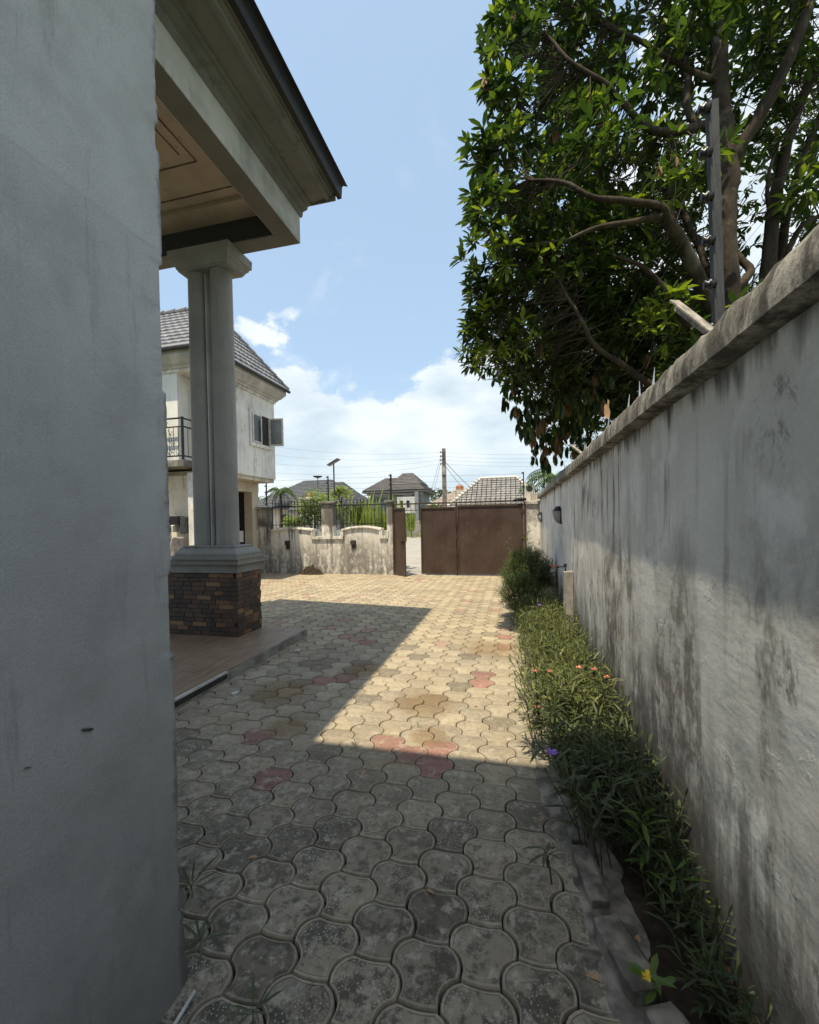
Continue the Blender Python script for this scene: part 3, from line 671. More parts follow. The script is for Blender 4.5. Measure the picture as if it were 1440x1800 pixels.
for i, (y, tilt) in enumerate(((2.38, .10), (2.60, -.06), (2.86, .12), (3.45, .2), (3.9, -.08), (4.1, .1), (4.5, .06), (5.4, -.1), (6.2, .1), (7.1, .05), (8.3, -.1), (9.4, .1))):
    q = MB(); h = 0.12 if i != 3 else 0.13
    q.loft([[(-.007, -.003, 0), (.007, -.003, 0), (.007, .003, 0), (-.007, .003, 0)], [(-.001, -.0005, h), (.001, -.0005, h), (.001, .0005, h), (-.001, .0005, h)]])
    put('spike', q.mesh('spike', M['steel']), rw, (0.685, y, 2.215), (R(6), tilt * .6, 0))
# torn dry leaf caught on a spike
q = MB(); out = [(0, 0, 0), (.018, .004, .02), (.022, .008, .055), (.012, .004, .09), (.016, 0, .13), (.004, 0, .145), (.0, .004, .10), (-.008, .006, .115), (-.02, .006, .095), (-.02, .004, .035)]
q.add(out + [(x, y + .0015, z) for x, y, z in out], [tuple(range(10)), tuple(range(19, 9, -1))] + [(i, (i + 1) % 10, 10 + (i + 1) % 10, 10 + i) for i in range(10)])
o = q.build('dead_leaf', M['dry_leaf'], label='tan dead leaf speared on a steel spike of the right wall', cat='leaf'); o.location = (0.686, 3.44, 2.32)
# steel angle brackets
def bracket(x, y, z, d, L, w, label):
    q = MB(); q.box(-w, w, 0, L, -.003, .003); q.box(w - .004, w, 0.0, L, -.035, .003)
    o = q.build('angle_bracket', M['rusty_white'], label=label, cat='bracket', group='angle iron brackets on the right wall')
    o.location = (x, y, z); o.rotation_euler = Vector(d).to_track_quat('Y', 'Z').to_euler()
bracket(0.72, 1.74, 2.225, (-.09, .23, .27), 0.32, .021, 'rusty white angle bracket leaning at the foot of the grey fence post')
bracket(0.74, 4.80, 2.235, (-.10, .22, .15), 0.30, .018, 'small white angle bracket further along the wall coping')
# electric fence posts and wires
def epost(x, y, z, h, w, lean, n, mat, label, insz=None):
    t_ = thing('fence_post', (x, y, z), label, 'fence post', 'electric fence posts')
    q = MB(); q.box(-w, w, -w, w, 0, h)
    o = q.build('pole', M[mat]); o.parent = t_
    for i in range(n):
        q = MB(); q.lathe([(.004, -.018), (.016, -.016), (.010, -.008), (.018, -.003), (.018, .003), (.010, .008), (.016, .016), (.004, .018)], (0, 0, 0), 10)
        o = q.build('insulator', M['insulator'], smooth=True); o.parent = t_; s_ = (1.15 if w > .015 else 1.5)
        o.scale = (s_, s_, s_); o.location = (-w - .016, -w - .002, (0.06 + i * (h - .09) / (n - 1)) if n > 1 else h / 2); o.rotation_euler = (0, R(90), 0)
    t_.rotation_euler = (0, lean, 0); return t_
epost(0.76, 1.85, 2.235, 0.90, .016, R(-1.2), 6, 'grey_metal', 'thick grey square fence post with black insulators standing on the near coping')
epost(0.80, 11.9, 2.2, 0.75, .010, 0, 4, 'dark_metal', 'thin black fence post on the far end of the right wall')
epost(0.28, 12.12, 2.0, 0.85, .014, 0, 5, 'dark_metal', 'black fence post above the right end of the brown gate')
epost(-3.50, 12.12, 2.17, 0.78, .022, 0, 6, 'dark_metal', 'black fence post with insulators on the pillar left of the gate')
epost(-5.50, 12.12, 2.2, 0.78, .016, 0, 5, 'dark_metal', 'black fence post on the middle pier of the front wall')
epost(-7.62, 12.12, 2.12, 0.85, .016, 0, 5, 'dark_metal', 'black fence post on the pier beside the annex')
def wire(pts, r, mb, sag=0.0, n=16):
    for a, b_ in zip(pts[:-1], pts[1:]):
        a, b_ = Vector(a), Vector(b_)
        mb.tube([a.lerp(b_, i / n) - Vector((0, 0, sag * 4 * (i / n) * (1 - i / n))) for i in range(n + 1)], r, 4, cap=False)
q = MB()
for i in range(6): wire([(0.72, -2.5, 2.30 + i * .162), (0.725, 1.83, 2.295 + i * .162), (0.785, 11.9, 2.26 + i * .13)], 0.00055, q, .01, 10)
q.build('fence_wire', M['fence_wire'], label='thin wires strung lengthwise above the right wall coping', cat='fence wires')
q = MB()
for i in range(5): wire([(-7.64, 12.08, 2.2 + i * .18), (-5.52, 12.08, 2.26 + i * .165), (-3.52, 12.08, 2.24 + i * .16), (0.26, 12.08, 2.08 + i * .18)], 0.0028, q, .02, 6)
q.build('fence_wire', M['fence_wire'], label='wires stretched across above the front wall and gate', cat='fence wires')
# wall lamps: half bowls
def sconce(x, y, z, s, label, rz=0):
    t_ = thing('wall_lamp', (x, y, z), label, 'wall lamp')
    n_ = 14; rings = []
    for k in range(7):
        f_ = k / 6; rr = 0.135 * s * math.cos(f_ * math.pi / 2 * .97); zz = -0.24 * s * math.sin(f_ * math.pi / 2)
        rings.append([(-rr * math.sin(math.pi * i / n_), rr * 1.0 * math.cos(math.pi * i / n_), zz) for i in range(n_ + 1)])
    q = MB(); q.loft(rings, 0, True); o = q.build('bowl', M['lamp_lens'], smooth=False); o.parent = t_
    q = MB(); n2_ = 12; rg = [[(-.001, .14 * s * math.cos(math.pi * i / n2_), 0.0) for i in range(n2_ + 1)], [(-.14 * s * math.sin(math.pi * i / n2_) - .002, .14 * s * math.cos(math.pi * i / n2_), 0) for i in range(n2_ + 1)], [(-.07 * s * math.sin(math.pi * i / n2_) - .002, .08 * s * math.cos(math.pi * i / n2_), .085 * s) for i in range(n2_ + 1)]]
    q.loft(rg, 0, False, False); q.box(-.006, 0.006, -.14 * s, .14 * s, -.24 * s, .05 * s); o = q.build('hood', M['dark_metal']); o.parent = t_
    t_.rotation_euler = (0, 0, rz); return t_
sconce(WX - .012, 6.85, 1.69, .82, 'grey half-bowl wall lamp with dark hood on the right wall')
sconce(WX - .012, 11.3, 1.66, 0.8, 'small dark wall lamp at the far end of the right wall')
# standpipe
sp = thing('standpipe', (0.63, 5.55, 0), 'grey boxed standpipe with a small tap in front of the right wall', 'water tap')
q = MB(); q.bevbox(-.045, .065, -.05, .05, 0, .93, .006); o = q.build('post', M['concrete']); o.parent = sp
q = MB(); q.tube([(-.02, 0, .93), (-.02, 0, .985), (-.09, .02, .985), (-.12, .03, .97)], .011, 8); q.lathe([(.018, 0), (.018, .03), (.008, .04)], (-.02, 0, .985), 8); o = q.build('tap', M['dark_metal'], smooth=False); o.parent = sp
q = MB(); q.box(-.19, -.11, .01, .03, .985, 1.0); o = q.build('tap_handle', M['red_cloth']); o.parent = sp

# ------------------------------------------------------------------ front wall, piers, railing
fw = thing('front_wall', (-5.5, 12.1, 0), 'stained white front wall with scalloped coping and iron railing left of the gate', 'wall')
FY0, FY1 = 12.0, 12.22
def top1(x, xa, xb, h0, h1): s = (x - xa) / (xb - xa); return h0 + (h1 - h0) * 4 * s * (1 - s)
def panel(xa, xb, h0, h1, n_=24):
    q = MB(); rings = []
    for k in range(n_ + 1):
        x = xa + (xb - xa) * k / n_; z = top1(x, xa, xb, h0, h1) - .075
        rings.append([(x, FY0, -.03), (x, FY1, -.03), (x, FY1, z), (x, FY0, z)])
    q.loft(rings); q.build('panel', M['front_wall'], fw)
    q = MB(); rings = []
    for k in range(n_ + 1):
        x = xa - .01 + (xb - xa + .02) * k / n_; z = top1(x, xa, xb, h0, h1)
        rings.append([(x, FY0 - .05, z - .075), (x, FY0 - .06, z - .05), (x, FY0 - .05, z), (x, FY1 + .05, z), (x, FY1 + .05, z - .075)])
    q.loft(rings); q.build('coping', M['front_wall'], fw)
panel(-7.46, -5.99, 1.36, 1.44); panel(-5.02, -3.80, 1.36, 1.45)
def low(xa, xb, h):
    MB().box(xa, xb, FY0 + .002, FY1 - .002, -.03, h - .08).build('panel', M['front_wall'], fw)
    MB().box(xa - .04, xb + .04, FY0 - .052, FY1 + .05, h - .08, h).build('coping', M['front_wall'], fw)
    for x in (xa, xb):
        MB().box(x - .05, x + .05, FY0 - .045, FY1 + .045, h, 1.30).build('upstand', M['front_wall'], fw)
low(-5.99, -5.02, 1.14); low(-3.80, -3.62, 1.14)
def pier(x0, x1, h, z0=0, cap=.06):
    q = MB(); q.bevbox(x0, x1, FY0 - .015, FY1 + .03, z0, h - .06, .01); q.build('pier', M['front_wall'], fw)
    q = MB(); q.bevbox(x0 - cap, x1 + cap, FY0 - .015 - cap, FY1 + .03 + cap, h - .06, h, .01); q.build('pier_cap', M['front_wall'], fw)
pier(-5.69, -5.31, 2.20, 1.142); pier(-7.86, -7.47, 2.1, -.02); pier(-3.615, -3.44, 2.18, -.02, .05)
MB().box(-12.5, -7.87, FY0, FY1, -.03, 1.35).build('panel', M['front_wall'], fw)
for x0, x1, hf in ((-7.46, -5.72, 1), (-5.29, -3.63, 2)):
    rl = MB()
    rl.box(x0, x1, 12.10, 12.125, 2.06, 2.085); rl.box(x0, x1, 12.10, 12.125, 1.50, 1.52)
    rl = rl.build('railing', M['dark_metal'], fw)
    n_ = int((x1 - x0) / .115)
    bar = MB(); bar.box(-.006, .006, -.006, .006, -.07, .74); bar.loft([[(-.016, -.003, .74), (.016, -.003, .74), (.016, .003, .74), (-.016, .003, .74)], [(-.001, -.001, .86), (.001, -.001, .86), (.001, .001, .86), (-.001, .001, .86)]])
    bme = bar.mesh('bar', M['dark_metal'])
    for i in range(n_ + 1): put('bar', bme, rl, (x0 + .05 + i * (x1 - x0 - .1) / n_, 12.112, 1.44))
for x, z, lb in ((-6.83, .95, 'small weathered lamp block on the left bay of the front wall'), (-4.66, .95, 'small weathered lamp block on the right bay of the front wall')):
    q = MB(); q.bevbox(-.075, .075, -.09, 0, -.06, .07, .012); q.box(-.055, .055, -.05, -.001, -.2, -.062); o = q.build('wall_light', M['dark_interior'], label=lb, cat='wall light'); o.location = (x, FY0 - .002, z)
# heap of dark rubble at wall base
vs, fs = grid_disp(-1, 1, -1, 1, 18, 12, lambda x, y: (-6.0 + x * .42, 11.86 + y * .16, max(-.02, .26 * (1 - (x * x + y * y) ** .8) * (1 + .5 * nz(x * 4, y * 4)))))
MB().add(vs, fs).build('soil_heap', M['soil'], fix=False, label='dark heap of soil against the foot of the front wall', cat='soil heap')

# ------------------------------------------------------------------ gate
gp = thing('gate_pillar', (.5, 12.1, 0), 'flaking white pillar to the right of the brown gate', 'pillar')
q = MB(); q.bevbox(.345, .69, 12.005, 12.25, -.02, 1.96, .012); q.build('shaft', M['front_wall'], gp)
q = MB(); q.bevbox(.30, .72, 11.95, 12.30, 1.96, 2.04, .012); q.build('pillar_cap', M['front_wall'], gp)
gate = thing('gate', (-1.5, 12.05, 0), 'brown sheet-metal driveway gate with its narrow pedestrian leaf ajar', 'gate')
mb = MB(); mb.box(-3.44, -3.36, 12.0, 12.08, 0, 2.07); mb.box(.27, .335, 12.0, 12.08, 0, 2.04)
mb.box(-3.36, .27, 12.02, 12.06, 2.035, 2.075); mb.box(-1.592, -1.548, 12.038, 12.07, 0, 2.034); mb.build('frame', M['gate_brown'], gate)
mb = MB(); mb.box(-2.60, .27, 12.03, 12.05, 1.965, 1.985); mb.box(-3.36, -2.60, 12.03, 12.05, 1.86, 1.88)
mb.build('top_rail', M['gate_brown'], gate)
def leafpanel(x0, x1, h, name):
    o = MB().box(x0, x1, 12.030, 12.036, .045, h).build(name, M['gate_brown'], gate)
    q = MB()
    for a, b_ in ((x0, x0 + .04), (x1 - .04, x1)): q.box(a, b_, 12.004, 12.029, .03, h + .01)
    q.box(x0 + .04, x1 - .04, 12.004, 12.029, .03, .07); q.box(x0 + .04, x1 - .04, 12.004, 12.029, h - .03, h + .01)
    q.build('leaf_frame', M['gate_brown'], o)
    for xx in [x0 + (x1 - x0) * k / 3 for k in (1, 2)]:
        MB().box(xx - .003, xx + .003, 12.024, 12.0295, .07, h - .03).build('seam', M['gate_brown'], o)
leafpanel(-2.605, -1.585, 1.93, 'left_leaf'); leafpanel(-1.555, .265, 1.955, 'right_leaf')
q = MB()
for z in (.30, .62, 1.08, 1.42): q.box(-1.60, -1.54, 11.975, 12.004, z, z + .03); q.tube([(-1.57, 11.985, z - .06), (-1.57, 11.985, z + .09)], .014, 8)
q.tube([(-1.575, 11.985, .02), (-1.575, 11.985, .55)], .009, 6); q.build('bolt', M['gate_brown'], gate)
q = MB(); q.loft([[(-.006, -.004, 0), (.006, -.004, 0), (.006, .004, 0), (-.006, .004, 0)], [(0, -.001, .085), (.001, -.001, .085), (.001, 0, .085), (0, 0, .085)]])
sp_me = q.mesh('spike', M['dark_metal'])
for i in range(26): put('spike', sp_me, gate, (-3.3 + i * .14, 12.04, 2.076))
q = MB()
for i in range(6): x = -3.25 + i * .12; q.box(x - .006, x + .006, 12.034, 12.046, 1.88, 2.035)
q.build('top_bars', M['dark_metal'], gate)
for z in (.25, 1.0, 1.7):      # hinges on the right-hand post
    q = MB(); q.tube([(.268, 11.99, z), (.268, 11.99, z + .12)], .016, 8); q.box(.20, .262, 11.985, 12.003, z + .03, z + .09); q.build('hinge', M['gate_brown'], gate)
# pedestrian leaf swung inwards
ang = math.atan2(-.45, .47)
pl = MB(); pl.box(0, .64, -.003, .003, .03, 1.93); pl = pl.build('pedestrian_leaf', M['gate_brown']); pl.parent = gate
pl.location = Vector((-3.40, 11.99, 0)) - Vector(gate.location); pl.rotation_euler = (0, 0, ang)
q = MB(); q.box(0, .035, -.03, -.004, .02, 1.94); q.box(.605, .64, -.03, -.004, .02, 1.94); q.box(.035, .605, -.03, -.004, 1.9, 1.94); q.box(.035, .605, -.03, -.004, .02, .06); o = q.build('leaf_frame', M['gate_brown']); o.parent = pl
q = MB(); q.box(.50, .58, -.05, -.03, .92, 1.0); q.tube([(.54, -.05, .96), (.54, -.08, .96), (.46, -.08, .96)], .01, 6); o = q.build('latch', M['dark_metal']); o.parent = pl
# spiky junk on top at both ends
q = MB(); q.tube([(.0, 12.0, 2.08), (.22, 11.98, 2.12), (.34, 11.98, 2.06)], .02, 6); q.bevbox(.1, .34, 11.94, 12.06, 2.08, 2.13, .01); q.build('gate_header', M['dark_metal'], gate)

# ------------------------------------------------------------------ annex (two-storey building on the left)
an = thing('annex_building', (-8.5, 10.5, 0), 'two-storey weathered white annex with grey tiled hip roof behind the columns', 'house')
AX, AY0, AY1 = -7.32, 9.62, 12.18
MB().box(-13, AX, AY0, AY1, 2.95, 5.38).build('upper_wall', M['annex_wall'], an)
MB().box(-13, -8.03, 8.95, AY0 - .003, 3.16, 5.38).build('bay_wall', M['annex_wall'], an)
# ground floor: beam, corner pier, recessed wall, openings
MB().box(-13, AX - .03, 9.3, AY1 - .05, 2.84, 2.948).build('soffit_slab', M['annex_shade'], an)
mb = MB(); mb.box(-8.2, -7.92, 11.78, 12.12, 0, 2.838); mb.box(-8.2, -7.9, 9.75, 12.12, 2.55, 2.837) ; mb.box(-8.2, -7.92, 9.75, 10.2, 0, 2.548)
mb.build('carport_frame', M['annex_shade'], an)
MB().box(-9.2, -9.0, 9.3, 12.1, 0, 2.838).build('inner_wall', M['dark_interior'], an)
mb = MB(); mb.box(-9.9, -8.0, 11.86, 11.9, 0, 2.838); mb.build('back_wall', M['dark_interior'], an)
MB().box(-8.99, -8.25, 11.55, 11.78, 1.0, 1.35).build('vent_block', M['annex_wall'], an)
q = MB()
for k in range(7): x = -8.95 + k * .12; q.box(x, x + .03, 11.50, 11.53, 0.2, .95)
q.box(-8.98, -8.2, 11.50, 11.53, .95, .985); q.build('carport_railing', M['grey_metal'], an)
MB().box(-13, -7.85, 9.24, 9.298, 0, 2.838).build('front_ground_wall', M['annex_shade'], an)
MB().box(-7.848, -7.70, 9.0, 9.30, 0, 2.87).build('corner_pier', M['annex_wall'], an)
# balcony slab with curved bracket
MB().box(-13, -7.70, 8.72, 9.615, 3.0, 3.155).build('balcony_slab', M['front_wall'], an)
poly = [(-13, 3.0), (-8.45, 3.0)] + [(-8.45 - .75 * math.sin(a), 2.998 - .45 * (1 - math.cos(a))) for a in [i * math.pi / 2 / 10 for i in range(11)]] + [(-9.6, 2.3), (-13, 2.3)]
mb = MB(); mb.prism([(x, z) for x, z in poly[1:]], 8.76, 9.0); mb.build('arch_bracket', M['annex_wall'], an)
br = MB(); br.box(-10.5, -7.74, 8.76, 8.79, 4.15, 4.185); br.box(-10.5, -7.74, 8.76, 8.79, 3.95, 3.975); br.box(-10.5, -7.74, 8.76, 8.79, 3.24, 3.27)
for z in (4.15, 3.95, 3.24): br.box(-7.77, -7.74, 8.79, 9.6, z, z + .03)
br.box(-7.78, -7.735, 8.755, 8.80, 3.157, 4.2)
br = br.build('balcony_railing', M['dark_metal'], an)
for x in [-7.88 - k * .13 for k in range(16)]:
    if k % 1 == 0: MB().tube([(x, 8.775, 3.26), (x, 8.775, 3.96)], .007, 4).build('baluster', M['dark_metal'], br)
def scroll(mb, cx, cz, r0, turns, sgn, y=8.775, start=0):
    pts = []
    for i in range(22):
        s = i / 21; a = start + sgn * s * turns * 2 * math.pi; rr = r0 * (1 - .8 * s); pts.append((cx + rr * math.cos(a), y, cz + rr * math.sin(a)))
    mb.tube(pts, .006, 4)
for cx in (-8.22, -8.9):
    q = MB()
    for sx in (-1, 1):
        for zc_, st in ((3.82, 0), (3.40, 1), (3.6, 0)): scroll(q, cx + sx * .17, zc_, .065, 1.2, sx, start=0 if sx < 0 else math.pi)
        pts = [(cx + sx * (.05 + .10 * math.sin(math.pi * i / 12)), 8.775, 3.30 + .6 * i / 12) for i in range(13)]; q.tube(pts, .006, 4)
    scroll(q, cx, 4.05, .05, 1.3, 1); q.build('scrollwork', M['dark_metal'], br)
for k in range(5): MB().tube([(-7.755, 8.95 + k * .15, 3.26), (-7.755, 8.95 + k * .15, 3.96)], .007, 4).build('baluster', M['dark_metal'], br)
# cornice round the top of the wall
def corn(prof, x1, y0, y1, name, mat):
    rings = []
    for o_, z in prof: rings.append([(-13, y0 - o_, z), (x1 + o_, y0 - o_, z), (x1 + o_, y1 + o_, z), (-13, y1 + o_, z)])
    q = MB(); q.loft(rings); return q.build(name, mat, an)
corn([(0.002, 5.34), (.03, 5.34), (.05, 5.37), (.05, 5.41), (.09, 5.42), (.10, 5.46), (.16, 5.50), (.24, 5.60), (.28, 5.64), (.28, 5.78), (.0, 5.78)], AX, 8.95, AY1, 'cornice', M['annex_wall'])
# hip roof of stamped tile sheets
EX, EY0, EY1, EZ = AX + .33, 8.60, 12.52, 5.80
AP = Vector((-8.30, 10.55, 7.72)); AW = Vector((-12.5, 10.55, 7.72))
def tilesheet(A, B, T0, T1, rows, cols, relief=.028):
    # quad A-B (eave) to T0-T1 (ridge), stepped and scalloped
    A, B, T0, T1 = map(Vector, (A, B, T0, T1)); nrm = (B - A).cross(T0 - A).normalized()
    if nrm.z < 0: nrm = -nrm
    vs, fs = [], []; NC = cols * 4; lines = []
    for r_ in range(rows):
        for e_ in (0.0, 0.999): lines.append((r_, e_))
    for (r_, e_) in lines:
        for c_ in range(NC + 1):
            u = c_ / NC; v = (r_ + e_) / rows
            ph = (c_ + (2 if r_ % 2 else 0)) % 4; hump = math.sin(math.pi * ph / 4.0)
            p = (A.lerp(B, u)).lerp(T0.lerp(T1, u), min(1, v + (0.12 / rows * hump if e_ == 0 and r_ > 0 else 0)))
            vs.append(p + nrm * (relief * (1 - e_) + .018 * hump * (1 - .5 * e_)))
    for k_ in range(len(lines) - 1):
        for c_ in range(NC): a = k_ * (NC + 1) + c_; fs.append((a, a + 1, a + NC + 2, a + NC + 1))
    return vs, fs
mb = MB()
mb.add(*tilesheet((EX, EY0, EZ), (EX, EY1, EZ), AP, AP, 11, 15)); mb.add(*tilesheet((-13, EY0, EZ), (EX, EY0, EZ), AW, AP, 11, 22)); mb.add(*tilesheet((EX, EY1, EZ), (-13, EY1, EZ), AP, AW, 11, 22))
rf = mb.build('roof', M['annex_roof'], an, fix=False)
for a, b_ in (((EX, EY0, EZ), AP), ((EX, EY1, EZ), AP), (AP, AW)):
    q = MB(); a = Vector(a); b_ = Vector(b_); n_ = 11
    for i in range(n_): q.tube([a.lerp(b_, i / n_) + Vector((0, 0, .05)), a.lerp(b_, (i + .97) / n_) + Vector((0, 0, .035))], [.075, .06], 8)
    q.build('ridge_tile', M['annex_roof'], rf)
mb = MB(); mb.tube([(-13, EY0 - .02, EZ - .02), (EX + .02, EY0 - .02, EZ - .02)], .05, 8); mb.tube([(EX + .02, EY0 - .02, EZ - .02), (EX + .02, EY1 + .02, EZ - .02)], .05, 8); mb.build('gutter', M['grey_metal'], rf)
MB().box(-13, EX - .04, EY0 + .03, EY1 - .03, 5.782, 5.80).build('eave_board', M['annex_wall'], rf)
# right-hand window
wx = AX; y0, y1, z0, z1 = 10.93, 11.82, 3.93, 4.80
wnd = MB()
for (a, b_, c_, d_) in ((y0 - .09, y1 + .09, z1, z1 + .09), (y0 - .09, y0, z0, z1), (y1, y1 + .09, z0, z1)): wnd.box(wx, wx + .035, a, b_, c_, d_)
wnd.box(wx, wx + .055, y0 - .10, y1 + .10, z0 - .10, z0 - .002)
wnd = wnd.build('window', M['annex_wall'], an)
MB().box(wx + .001, wx + .006, y0 + .002, y1 - .002, z0 + .002, z1 - .002).build('opening', M['dark_interior'], wnd)
def sash(ya, yb, x, name, rot=0, mat='white_plastic', gl='dark_glass'):
    w_ = yb - ya; f_ = .05
    q = MB(); q.box(0, .03, 0, w_, z0 + .01, z0 + .06); q.box(0, .03, 0, w_, z1 - .06, z1 - .01); q.box(0, .03, 0, f_, z0 + .06, z1 - .06); q.box(0, .03, w_ - f_, w_, z0 + .06, z1 - .06)
    o = q.build(name, M[mat]); o.parent = wnd
    l = Vector(an.location); o.location = Vector((x, ya, 0)) - Vector(an.location) - Vector(wnd.location); o.rotation_euler = (0, 0, rot)
    return o, w_, f_
# world-space placement: wnd sits at minus the annex origin, so parent chain cancels out
def place_sash(x, ya, w_, rot, mat, gl):
    f_ = .05; q = MB(); rm_ = Matrix.Rotation(rot, 3, 'Z'); c_ = Vector((x, ya, 0))
    for bx in ((0, .03, 0, w_, z0 + .01, z0 + .06), (0, .03, 0, w_, z1 - .06, z1 - .01), (0, .03, 0, f_, z0 + .06, z1 - .06), (0, .03, w_ - f_, w_, z0 + .06, z1 - .06)): q.box(*bx, 0, rm_, c_)
    q.build('sash', M[mat], wnd); q = MB(); q.box(.012, .018, f_, w_ - f_, z0 + .06, z1 - .06, 0, rm_, c_); q.build('pane', M[gl], wnd)
place_sash(wx + .03, y0 + .01, .46, 0, 'white_plastic', 'dark_glass')
place_sash(wx + .04, y1 + .0, .44, R(-78), 'cream_box', 'pane_glass')
# equipment against the ground-floor wall
for (nm, mat, x0_, x1_, y_, za, zb, lb, ct) in (('meter_box', 'dark_metal', -8.45, -8.08, 8.93, 1.58, 1.80, 'dark meter box on the annex wall seen beside the columns', 'meter box'),
        ('meter_box', 'grey_metal', -8.07, -7.86, 8.95, 1.36, 1.78, 'grey-green meter box nearest the annex corner pier', 'meter box'),
        ('white_box', 'cream_box', -8.46, -8.2, 8.86, 1.40, 1.575, 'cream plastic box just under the dark meter box', 'box')):
    t_ = thing(nm, ((x0_ + x1_) / 2, y_, za), lb, ct); w_ = (x1_ - x0_) / 2; h_ = zb - za
    q = MB(); q.bevbox(-w_, w_, 0, .24, 0, h_, .012); o = q.build('case', M[mat]); o.parent = t_
    q = MB(); q.box(-w_ + .03, w_ - .03, -.008, -.001, .025, h_ - .03); q.tube([(w_ * .5, -.012, h_ * .4), (w_ * .5, -.012, h_ * .6)], .006, 5); o = q.build('cover', M[mat]); o.parent = t_
t_ = thing('generator', (-8.2, 8.6, 0), 'grimy slatted generator low behind the pedestal ledge', 'generator')
q = MB(); q.bevbox(-.35, .25, 0, .4, .2, 1.28, .03); o = q.build('casing', M['concrete']); o.parent = t_
for k in range(5):
    q = MB(); q.box(-.30 + k * .07, -.27 + k * .07, -.012, -.001, 1.0, 1.22); o = q.build('slat', M['dark_interior']); o.parent = t_
q = MB(); q.tube([(.20, -.02, 1.7), (.23, -.04, 1.3), (.12, -.05, .95)], .012, 6); o = q.build('cable', M['dark_metal']); o.parent = t_
t_ = thing('cloth_bundle', (-4.52, 5.18, 1.127), 'dark red bundle with a pale blue fold on the pedestal ledge', 'cloth bundle')
def lump(rx, ry, rz, c, sd):
    q = MB(); rings = []
    for k in range(9):
        f_ = math.pi * (k + .3) / 9.6; rings.append([(c[0] + rx * math.sin(f_) * math.cos(a) * (1 + .25 * nz(a * 1.3, f_ * 2, sd)), c[1] + ry * math.sin(f_) * math.sin(a), max(0.0, c[2] + rz * -math.cos(f_) * (1 + .25 * nz(a, f_, sd)))) for a in [2 * math.pi * i / 14 for i in range(14)]])
    q.loft(rings); return q
o = lump(.13, .08, .055, (0, 0, .045), 3).build('red_fold', M['red_cloth'], smooth=True); o.parent = t_
o = lump(.07, .05, .05, (-.08, 0, .10), 9).build('blue_fold', M['blue_cloth'], smooth=True); o.parent = t_

# ------------------------------------------------------------------ beyond the wall: houses, poles
def hip(name, x0, x1, y0, y1, z0, zr, rx0, rx1, mat, parent, ry=None, rows=14, cols=16, rel=.03, ridge=None, sub=None):
    ry = ry or (y0 + y1) / 2; A = Vector((rx0, ry, zr)); B = Vector((rx1, ry, zr)); q = MB()
    q.add(*tilesheet((x0, y0, z0), (x1, y0, z0), A, B, rows, cols, rel)); q.add(*tilesheet((x1, y0, z0), (x1, y1, z0), B, B, rows, cols // 2, rel))
    q.add(*tilesheet((x0, y1, z0), (x0, y0, z0), A, A, rows, cols // 2, rel)); q.add(*tilesheet((x1, y1, z0), (x0, y1, z0), B, A, rows, cols, rel))
    q.box(x0 + .03, x1 - .03, y0 + .03, y1 - .03, z0 - .22, z0 - .01)
    o = q.build(name, mat, parent, fix=False)
    if ridge:
        for a, b_ in (((x0, y0, z0), A), ((x1, y0, z0), B), (A, B)):
            a = Vector(a); b_ = Vector(b_); q = MB(); n_ = 12
            for i in range(n_): q.tube([a.lerp(b_, i / n_) + Vector((0, 0, .06)), a.lerp(b_, (i + .9) / n_) + Vector((0, 0, .04))], [.13, .09], 6)
            q.build('ridge_tile', ridge, o)
    return o
h1 = thing('house', (-19, 38, 0), 'low house with wide dark grey hip roof far left behind the front wall', 'house')
MB().box(-23.6, -15.2, 35.8, 43, 0, 3.0).build('wall', M['pale_wall'], h1)
hip('roof', -24.6, -14.4, 35, 44, 3.0, 5.75, -20.4, -17.6, M['far_roof'], h1, rows=18, cols=20, rel=.05)
for x in (-22.8, -20.5, -18.2, -16.4):
    q = MB(); q.box(x - .5, x + .5, 35.74, 35.79, 1.2, 2.4); f_ = q.build('window', M['white_plastic'], h1); MB().box(x - .42, x + .42, 35.70, 35.735, 1.28, 2.32).build('pane', M['dark_glass'], f_)
h1b = thing('house', (-15, 34, 0), 'low dark-roofed house right beside it with ridge ending near the street lamp', 'house')
MB().box(-17.4, -12.6, 33, 37, 0, 2.6).build('wall', M['blue_grey_wall'], h1b)
hip('roof', -18.4, -11.9, 32.4, 38, 2.6, 5.05, -16.6, -14.6, M['far_roof'], h1b, rows=16, cols=16, rel=.05)
h2 = thing('house', (-13, 47, 0), 'two-storey grey house with stepped hip roof and white panelled balcony', 'house')
MB().box(-15.7, -9.9, 45.8, 51, 0, 4.7).build('wall', M['blue_grey_wall'], h2)
hip('roof', -16.4, -9.2, 45, 52, 4.85, 6.55, -14.6, -11.3, M['far_roof_warm'], h2, rows=14, cols=18, rel=.05)
hip('upper_roof', -13.6, -9.9, 46.5, 50.5, 5.6, 7.05, -12.5, -11.4, M['far_roof_warm'], h2, rows=8, cols=10, rel=.05)
MB().box(-16.0, -9.6, 45.5, 45.79, 4.35, 4.55).build('eave_band', M['pale_wall'], h2)
for (x0_, x1_, za, zb) in ((-15.2, -13.6, 3.6, 4.2), (-11.7, -10.9, 3.3, 4.2)):
    q = MB(); q.box(x0_ - .1, x1_ + .1, 45.74, 45.79, za - .1, zb + .1); f_ = q.build('window', M['white_plastic'], h2); MB().box(x0_, x1_, 45.70, 45.735, za, zb).build('pane', M['pane_glass'], f_)
q = MB(); q.box(-12.4, -10.4, 45.2, 45.3, 2.3, 4.1); q.build('white_panel', M['white_plastic'], h2)
for x in (-11.9, -11.15):
    MB().box(x - .17, x + .17, 45.15, 45.195, 3.0, 3.7).build('door_pane', M['dark_glass'], h2)
MB().box(-10.35, -9.95, 45.0, 45.4, 0, 4.6).build('balcony_post', M['blue_grey_wall'], h2)
